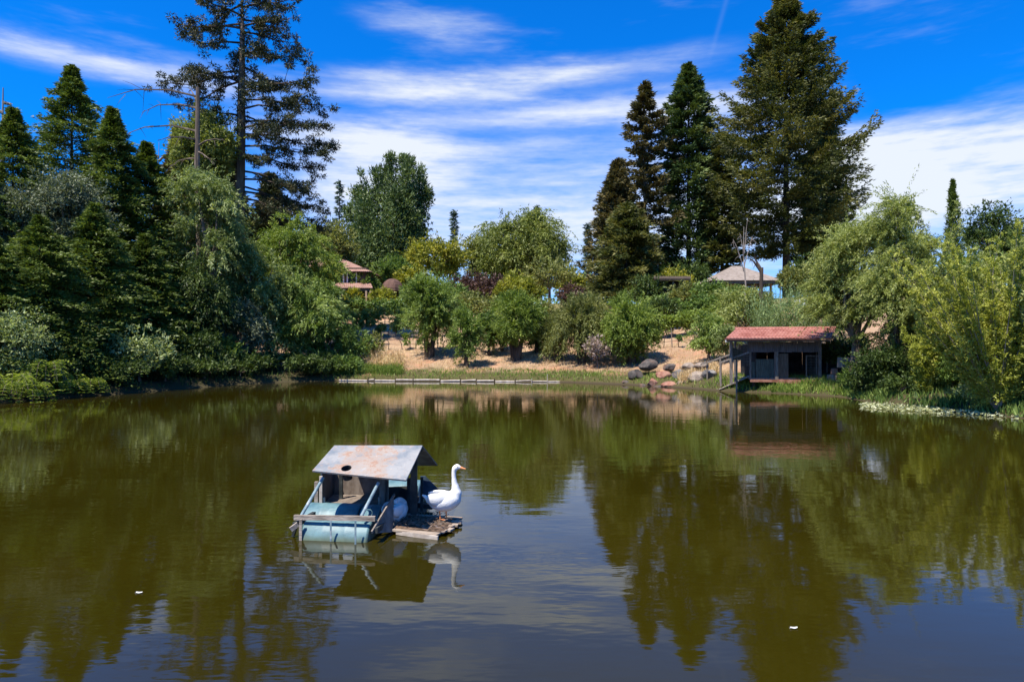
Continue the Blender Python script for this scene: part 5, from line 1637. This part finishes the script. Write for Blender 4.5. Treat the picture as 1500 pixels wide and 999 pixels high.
# ================================================================== RAFT
def raft():
    A, B = Vector((-2.535, 9.75, 1.067)), Vector((-1.251, 9.55, 1.096))
    C_, E_ = Vector((-2.662, 9.10, .826)), Vector((-1.356, 8.75, .770))
    Fp = Vector((-1.112, 10.2, .715)); G = A + (Fp - B)
    o = Vector((-2.0, 9.3, 0))
    e = empty('duck_raft', o, 'floating duck shelter on blue drums with a rusty gable roof', 'raft')
    # front slope with a round hole
    def P(u, v):   # u along, v from eave to ridge
        return C_.lerp(E_, u).lerp(A.lerp(B, u), v)
    nn = (E_ - C_).cross(A - C_).normalized()
    hu, hv, ru = .33, .185, .053
    sx, sy = (E_ - C_).length, (A - C_).length
    ring = []; outer = []
    K = 40
    for i in range(K):
        an = 2 * math.pi * i / K
        ring.append((hu + ru * math.cos(an), hv + ru * math.sin(an) * sx / sy))
        cx, sy_ = math.cos(an), math.sin(an)
        ts = []
        if cx > 1e-9: ts.append((1 - hu) / cx)
        if cx < -1e-9: ts.append(-hu / cx)
        if sy_ > 1e-9: ts.append((1 - hv) / sy_)
        if sy_ < -1e-9: ts.append(-hv / sy_)
        t = min(ts); outer.append([hu + cx * t, hv + sy_ * t])
    for cu, cv in ((0, 0), (1, 0), (1, 1), (0, 1)):     # snap nearest to corners
        j = min(range(K), key=lambda k: (outer[k][0] - cu) ** 2 + (outer[k][1] - cv) ** 2)
        outer[j] = [cu, cv]
    vs = []; fs = []
    for s_ in (0, 1):
        for (u, v) in outer: vs.append(P(u, v) - nn * .022 * s_)
        for (u, v) in ring: vs.append(P(u, v) - nn * .022 * s_)
    for i in range(K):
        j = (i + 1) % K
        fs.append((i, j, K + j, K + i)); fs.append((2 * K + j, 2 * K + i, 3 * K + i, 3 * K + j))
        fs.append((j, i, 2 * K + i, 2 * K + j)); fs.append((K + i, K + j, 3 * K + j, 3 * K + i))
    mb = MB(); mb.add(vs, fs); mb.build('roof_sheet', MATS['rusty_sheet'], e, origin=o)
    mb = MB(); mb.slab([B, Fp, G, A][::-1] if (Fp - B).cross(A - B).z < 0 else [B, Fp, G, A], .02)
    mb.build('roof_sheet', MATS['slate_panel'], e, origin=o)
    mb = MB(); mb.tube([P(hu - .0, hv) - nn * .16, P(hu, hv) + nn * .004], [.060, .060], 16, False); mb.build('hole_liner', MATS['dark_inside'], e, origin=o)  # near-black open tube added behind the round hole so it reads dark
    mb = MB(); mb.bar(A - Vector((0, 0, .05)), B - Vector((0, 0, .05)), .05, .05); mb.build('ridge_beam', MATS['raft_post'], e, origin=o)
    # drums
    def drum(a, b_, r, ribs=(.33, .66)):
        a, b_ = Vector(a), Vector(b_); L = (b_ - a).length
        prof = [(0, .90), (.012, .98), (.03, 1.0)]
        for q in ribs: prof += [(q - .035, 1.0), (q - .02, 1.012), (q + .02, 1.012), (q + .035, 1.0)]
        prof += [(.97, 1.0), (.988, .98), (1.0, .90)]
        mb = MB(); mb.tube([a.lerp(b_, t) for t, _ in prof], [r * k for _, k in prof], 40)
        ob = mb.build('drum', MATS['blue_drum'], e, smooth=True, origin=o)
        md = ob.modifiers.new('edge', 'EDGE_SPLIT'); md.split_angle = R(50)
        return ob
    drum((-2.69, 9.03, -.035), (-1.80, 8.91, -.035), .27)
    drum((-2.88, 9.64, -.02), (-2.10, 9.56, -.02), .295)
    drum((-2.07, 9.55, -.02), (-1.80, 9.52, -.02), .285, (.5,))
    drum((-2.30, 11.0, .05), (-1.42, 10.85, .05), .30)
    # front beam
    mb = MB(); mb.bar(W(431.5, 757, 8.86), W(550, 759, 8.70), .035, .062); mb.build('front_beam', MATS['weathered_wood'], e, origin=o)
    for px, y0, y1, D in [(441, 760, 796, 8.76), (521, 762, 797, 8.58), (485, 762, 792, 8.66)]:
        mb = MB(); mb.bar(W(px, y0, D), W(px, y1, D), .022 if px != 441 else .035, .01 if px != 441 else .03, (0, 1, 0)); mb.build('strap', MATS['teal_pipe' if px != 441 else 'weathered_wood'], e, origin=o)
    # struts from the roof to the front beam
    for a, b_ in [((474, 699, 9.2), (441, 756, 8.88)), ((555, 706, 8.95), (530, 755, 8.76))]:
        mb = MB(); mb.tube([W(*a), W(*b_)], .022, 10); mb.build('strut', MATS['teal_pipe'], e, origin=o)
    # left outrigger stub
    mb = MB(); mb.bar(W(437, 767, 8.8), W(426, 775, 8.75), .03, .06); mb.build('bracket', MATS['weathered_wood'], e, origin=o)
    mb = MB(); mb.bar(W(436, 766, 8.9), W(430, 784, 8.9), .07, .03); mb.build('bracket', MATS['raft_post'], e, origin=o)
    # posts
    for px, y0, y1, D, w_, mt in [(470.5, 697, 738, 9.66, .04, 'pale_wood'), (464, 705, 742, 9.75, .05, 'weathered_wood'), (475, 728, 738, 9.7, .03, 'pale_wood'), (561, 697, 739, 9.75, .085, 'slate_panel'),
                                 (568, 697, 742, 9.75, .03, 'grey_post_wood'), (556, 727, 740, 9.7, .035, 'weathered_wood'), (606.5, 668, 752, 9.55, .085, 'raft_post'), (599, 700, 752, 10.1, .05, 'raft_post'), (500, 684, 738, 10.1, .05, 'raft_post')]:
        a, c = W(px, y0, D), W(px, y1, D)
        mb = MB(); mb.box(((a.x + c.x) / 2, D, (a.z + c.z) / 2), (w_, w_, a.z - c.z)); mb.build('post', MATS[mt], e, origin=o)
    # sleeping box: back, left side, floor
    mb = MB(); mb.slab([W(488, 732, 10.4), W(566, 732, 10.35), W(566, 682, 10.35), W(488, 682, 10.4)], .02); mb.build('back_panel', MATS['inner_board'], e, origin=o)
    mb = MB(); mb.slab([W(472, 740, 9.75), W(490, 732, 10.4), W(490, 682, 10.4), W(472, 688, 9.75)], .02); mb.build('side_panel', MATS['navy_panel'], e, origin=o)
    mb = MB(); mb.slab([W(566, 742, 9.7), W(567, 736, 10.35), W(567, 684, 10.35), W(566, 694, 9.7)], .02); mb.build('side_panel', MATS['raft_post'], e, origin=o)
    for i in range(6):
        a0, a1 = i / 6, (i + 1) / 6 - .015
        L0, L1 = Vector((-2.76, 9.74, .225)), Vector((-2.74, 10.38, .235)); R0, R1 = Vector((-1.80, 9.70, .215)), Vector((-1.90, 10.33, .235))
        mb = MB(); mb.slab([L0.lerp(L1, a0), R0.lerp(R1, a0), R0.lerp(R1, a1), L0.lerp(L1, a1)], .022); mb.build('floor_plank', MATS['inner_board'], e, origin=o)
    mb = MB(); mb.bar((-2.78, 9.72, .215), (-1.80, 9.68, .205), .03, .06); mb.build('floor_joist', MATS['weathered_wood'], e, origin=o)
    # frame under everything
    for a, b_ in [((-2.80, 8.80, .18), (-2.60, 10.6, .14)), ((-1.72, 8.62, .16), (-1.46, 10.6, .12)), ((-2.2, 9.5, .12), (-.9, 9.36, .055)), ((-2.1, 10.5, .12), (-1.2, 10.3, .06))]:
        mb = MB(); mb.bar(a, b_, .05, .07); mb.build('frame_beam', MATS['raft_post'], e, origin=o)
    # right side board with a pale edge rail
    q = [W(545.5, 779, 8.60), W(575, 777, 9.0), W(577, 724, 9.28)]
    mb = MB(); mb.poly([q[0], q[1], W(577.5, 776, 9.28), q[2]], .015); mb.build('gable_board', MATS['slate_panel'], e, origin=o)
    mb = MB(); mb.bar(W(545, 779, 8.57), W(578, 724, 9.26), .02, .035); mb.build('edge_rail', MATS['grey_post_wood'], e, origin=o)
    # dark board standing at the back right
    mb = MB(); mb.poly([W(616, 729, 10.3), W(632, 731, 10.3), W(644, 718, 10.3), W(623, 697, 10.35), W(616, 697, 10.35)], .02); mb.build('rear_board', MATS['navy_panel'], e, origin=o)
    mb = MB(); mb.box(W(618, 735, 10.25), (.04, .04, .75)); mb.build('post', MATS['raft_post'], e, origin=o)
    mb = MB(); mb.slab([W(569, 752, 10.45), W(612, 752, 10.45), W(612, 711, 10.45), W(569, 713, 10.45)], .02); mb.build('side_panel', MATS['raft_post'], e, origin=o)
    # deck planks on the right, a ragged apron
    rows = 8
    def LR(v):
        y = 9.02 + .85 * v
        rx = np.interp(v, [0, .5, 1], [-.95, -.74, -.70]); ry = np.interp(v, [0, .5, 1], [8.80, 9.27, 9.70])
        return Vector((-1.62, y, .075)), Vector((float(rx), float(ry), .055))
    for i in range(rows):
        l0, r0 = LR(i / rows); l1, r1 = LR((i + .93) / rows)
        j = Vector((.02 * ((i * 7) % 3 - 1), 0, .005 * (i % 2)))
        mb = MB(); mb.slab([l0 + j, r0 + j * 1.5, r1 + j * 1.5, l1 + j], .025)
        mb.build('deck_plank', MATS['deck_wood'], e, origin=o)
    l0, r0 = LR(0); _, rm = LR(.55)
    mb = MB(); mb.bar(l0 + Vector((.1, -.02, -.04)), r0 + Vector((0, -.02, -.035)), .03, .055); mb.build('deck_edge', MATS['pale_wood'], e, origin=o)
    # droppings and twigs heaped on the deck
    rng = np.random.default_rng(9)
    mb = MB(); n = 26; m_ = 14
    vs = []; fs = []
    for j in range(m_):
        for i in range(n):
            u = i / (n - 1); v = j / (m_ - 1)
            x = -1.60 + u * .72 + v * .10; y = 9.06 + v * .70 - u * .16
            edge = min(u, 1 - u, v, 1 - v) * 4
            z = .072 - u * .012 + min(1, edge) * (.035 + .03 * rng.uniform()) * (1.2 - u * .7)
            vs.append((x, y, z))
    for j in range(m_ - 1):
        for i in range(n - 1):
            fs.append((j * n + i, j * n + i + 1, (j + 1) * n + i + 1, (j + 1) * n + i))
    mb.add(vs, fs); tag(mb.build('debris', MATS['debris'], e, origin=o), kind='stuff')
    mb = MB()
    for _ in range(150):
        x, y = rng.uniform(-1.58, -.9), rng.uniform(9.0, 9.7); an = rng.uniform(0, math.pi); l = rng.uniform(.02, .08)
        mb.tube([(x, y, .125), (x + math.cos(an) * l, y + math.sin(an) * l, .13 + rng.uniform(-.01, .03))], .004, 3, False)
    tag(mb.build('twigs', MATS['brown_board'], e, origin=o), kind='stuff')


raft()


# ================================================================== GEESE
def goose(px, py, D, path, label, scale=1.0, mirror=False, legs=True, rz=0.0):
    b = W(px, py, D)
    e = empty('goose', b, label, 'goose', 'white geese on the raft', rz)
    S = .00133 * D / 9.33 * scale
    sg = -1 if mirror else 1
    pts = [Vector(((u - 370) * S * sg, 0, (720 - v) * S)) for u, v, *_ in path]
    # resample with Catmull-Rom for a smooth continuous body
    P = []; RH = []; RW = []
    m_ = len(pts)
    for i in range(m_ - 1):
        p0, p1, p2, p3 = pts[max(0, i - 1)], pts[i], pts[i + 1], pts[min(m_ - 1, i + 2)]
        for t in np.linspace(0, 1, 5)[:-1]:
            t = float(t)
            q = .5 * ((2 * p1) + (p2 - p0) * t + (2 * p0 - 5 * p1 + 4 * p2 - p3) * t * t + (3 * p1 - p0 - 3 * p2 + p3) * t ** 3)
            P.append(q)
            s = t * t * (3 - 2 * t)
            RH.append((path[i][2] * (1 - s) + path[i + 1][2] * s) * S); RW.append((path[i][3] * (1 - s) + path[i + 1][3] * s) * S)
    P.append(pts[-1]); RH.append(path[-1][2] * S); RW.append(path[-1][3] * S)
    n = 20; vs = []; fs = []
    for i, p in enumerate(P):
        a = P[max(0, i - 2)]; c = P[min(len(P) - 1, i + 2)]
        t = (c - a).normalized(); up = Vector((-t.z, 0, t.x))
        for k in range(n):
            an = 2 * math.pi * k / n
            vs.append(p + up * math.sin(an) * RH[i] + Vector((0, 1, 0)) * math.cos(an) * RW[i])
    for i in range(len(P) - 1):
        for k in range(n):
            k2 = (k + 1) % n
            f = (i * n + k, i * n + k2, (i + 1) * n + k2, (i + 1) * n + k)
            fs.append(f)
    fs.append(tuple(range(n))); fs.append(tuple(range((len(P) - 1) * n + n - 1, (len(P) - 1) * n - 1, -1)))
    mb = MB(); mb.add(vs, fs)
    body = mb.build('body', MATS['feather'], e, smooth=True)
    # folded wings
    bi = 5
    for sy in (-1, 1):
        mb = MB(); vs = []; fs = []
        nu, nv = 14, 7
        for i in range(nu):
            u = i / (nu - 1)
            cx = 190 + (445 - 190) * u; top = 500 - 58 * math.sin(math.pi * min(1, u * .62 + .22)) ; bot = 520 + 62 * math.sin(math.pi * (u ** .8)) ** .8
            for j in range(nv):
                v = j / (nv - 1)
                zz = top + (bot - top) * v
                bulge = (84 * math.sin(math.pi * min(max(u * .8 + .16, 0), 1)) ** .6) * math.sin(math.pi * (v * .55 + .27)) ** .7 + 12
                vs.append(((cx - 370) * S * sg, sy * bulge * S, (720 - zz) * S))
        for i in range(nu - 1):
            for j in range(nv - 1):
                fs.append((i * nv + j, (i + 1) * nv + j, (i + 1) * nv + j + 1, i * nv + j + 1))
        mb.add(vs, fs); wg = mb.build('wing', MATS['feather'], e, smooth=True)
        md = wg.modifiers.new('solid', 'SOLIDIFY'); md.thickness = .012; md.offset = 1
    hu, hv = path[-3][0], path[-3][1]
    # beak
    T = pts[-2]; d = (pts[-1] - pts[-3]); d = Vector((abs(d.x) * sg + .2 * S * sg, 0, -abs(d.x) * .22)).normalized()
    mb = MB()
    vs = []; fs = []
    prof = [(-4, 19, 17), (12, 17, 15), (34, 10, 11), (54, 7, 9), (66, 3, 4)]
    for x, h, w_ in prof:
        c = pts[-2] + d * x * S
        for k in range(10):
            an = 2 * math.pi * k / 10
            vs.append(c + Vector((0, 1, 0)) * math.cos(an) * w_ * S + Vector((0, 0, 1)) * math.sin(an) * h * S)
    for i in range(len(prof) - 1):
        for k in range(10):
            k2 = (k + 1) % 10; fs.append((i * 10 + k, i * 10 + k2, (i + 1) * 10 + k2, (i + 1) * 10 + k))
    fs.append(tuple(range(10))); fs.append(tuple(range(len(prof) * 10 - 1, len(prof) * 10 - 11, -1)))
    mb.add(vs, fs); mb.build('beak', MATS['beak'], e, smooth=True)
    for sy in (-1, 1):
        mb = MB()
        c = Vector(((hu + 2 - 370) * S * sg, sy * path[-3][3] * S * .9, (720 - hv + 6) * S))
        mb.tube([c, c + Vector((0, sy * .004, 0))], [5.5 * S, 3 * S], 8); mb.build('eye', MATS['eye'], e)
    if legs:
        for lx, ly in ((312, -.035), (372, .03)):
            mb = MB(); x = (lx - 370) * S * sg
            x2 = x + .01
            mb.tube([(x, ly, 95 * S), (x + .006, ly, 55 * S), (x2, ly, 5 * S)], [.014, .009, .008], 8)
            lg = mb.build('leg', MATS['beak'], e)
            mb = MB()
            f0 = Vector((x2 - .008, ly, .004))
            tips = [Vector((x2 + .075 * sg, ly + q, .004)) for q in (-.036, 0, .036)]
            tp = [f0 + Vector((0, -.008, .008)), tips[0], (tips[0] + tips[1]) / 2 - Vector((.012 * sg, 0, 0)), tips[1] + Vector((.01 * sg, 0, 0)), (tips[1] + tips[2]) / 2 - Vector((.012 * sg, 0, 0)), tips[2], f0 + Vector((0, .008, .008))]
            mb.poly(tp, .006); mb.build('foot', MATS['beak'], lg)
    return e


GP = [(132, 474, 5, 12), (165, 492, 16, 26), (210, 522, 42, 48), (262, 540, 74, 70), (325, 546, 98, 88), (392, 534, 104, 94), (446, 503, 94, 84), (474, 452, 64, 58),
      (474, 402, 40, 38), (464, 348, 29, 28), (458, 290, 23, 22), (458, 238, 23, 22), (468, 204, 29, 25), (492, 188, 31, 26), (514, 193, 21, 19), (524, 197, 14, 14)]
goose(652.5, 759.5, 9.40, GP, 'white goose standing on the raft deck looking right')
GP2 = [(132, 474, 5, 12), (165, 492, 16, 26), (210, 522, 42, 48), (262, 540, 74, 70), (325, 546, 98, 88), (392, 534, 104, 94), (446, 513, 84, 80), (470, 480, 54, 52),
       (452, 450, 34, 34), (410, 430, 26, 26), (372, 428, 23, 22), (350, 434, 26, 24), (328, 438, 28, 26), (310, 444, 20, 19), (304, 447, 12, 12)]
goose(582, 774, 9.42, GP2, 'white goose resting half hidden behind the grey side board of the raft', legs=False, rz=R(70))

# ================================================================== FLOATING FEATHERS
for px, py, lab in [(1162, 919.5, 'white feather floating on the water at the lower right'), (205, 868, 'white feather floating on the water at the lower left')]:
    D = CAM_H * F / (py - HOR)
    c = W(px, py, D); mb = MB()
    pts = []; L_ = .065; K = 14
    vs = []; fs = []
    for i in range(K + 1):
        t = i / K; x = (t - .5) * L_; wd = .010 * math.sin(math.pi * min(1, t * .9 + .08)) ** .6; zc = .004 + .018 * (t - .5) ** 2 * 4 * .4
        vs += [(c.x + x, c.y - wd * 1.3, zc + .004), (c.x + x, c.y, zc), (c.x + x, c.y + wd * 1.3, zc + .007)]
    for i in range(K):
        a = i * 3
        fs += [(a, a + 3, a + 4, a + 1), (a + 1, a + 4, a + 5, a + 2)]
    mb.add(vs, fs)
    mb.tube([(c.x - L_ * .62, c.y, .006), (c.x + L_ * .45, c.y, .010)], .0012, 4)
    ob = mb.build('floating_feather', MATS['feather'], origin=c)
    tag(ob, lab, 'feather', 'floating feathers')

tot = 0
for ob in bpy.data.objects:
    if ob.type == 'MESH': tot += sum(len(p.vertices) - 2 for p in ob.data.polygons) if len(ob.data.polygons) < 3000 else len(ob.data.polygons) * 2
print('TRIS', tot, 'OBJECTS', len(bpy.data.objects))
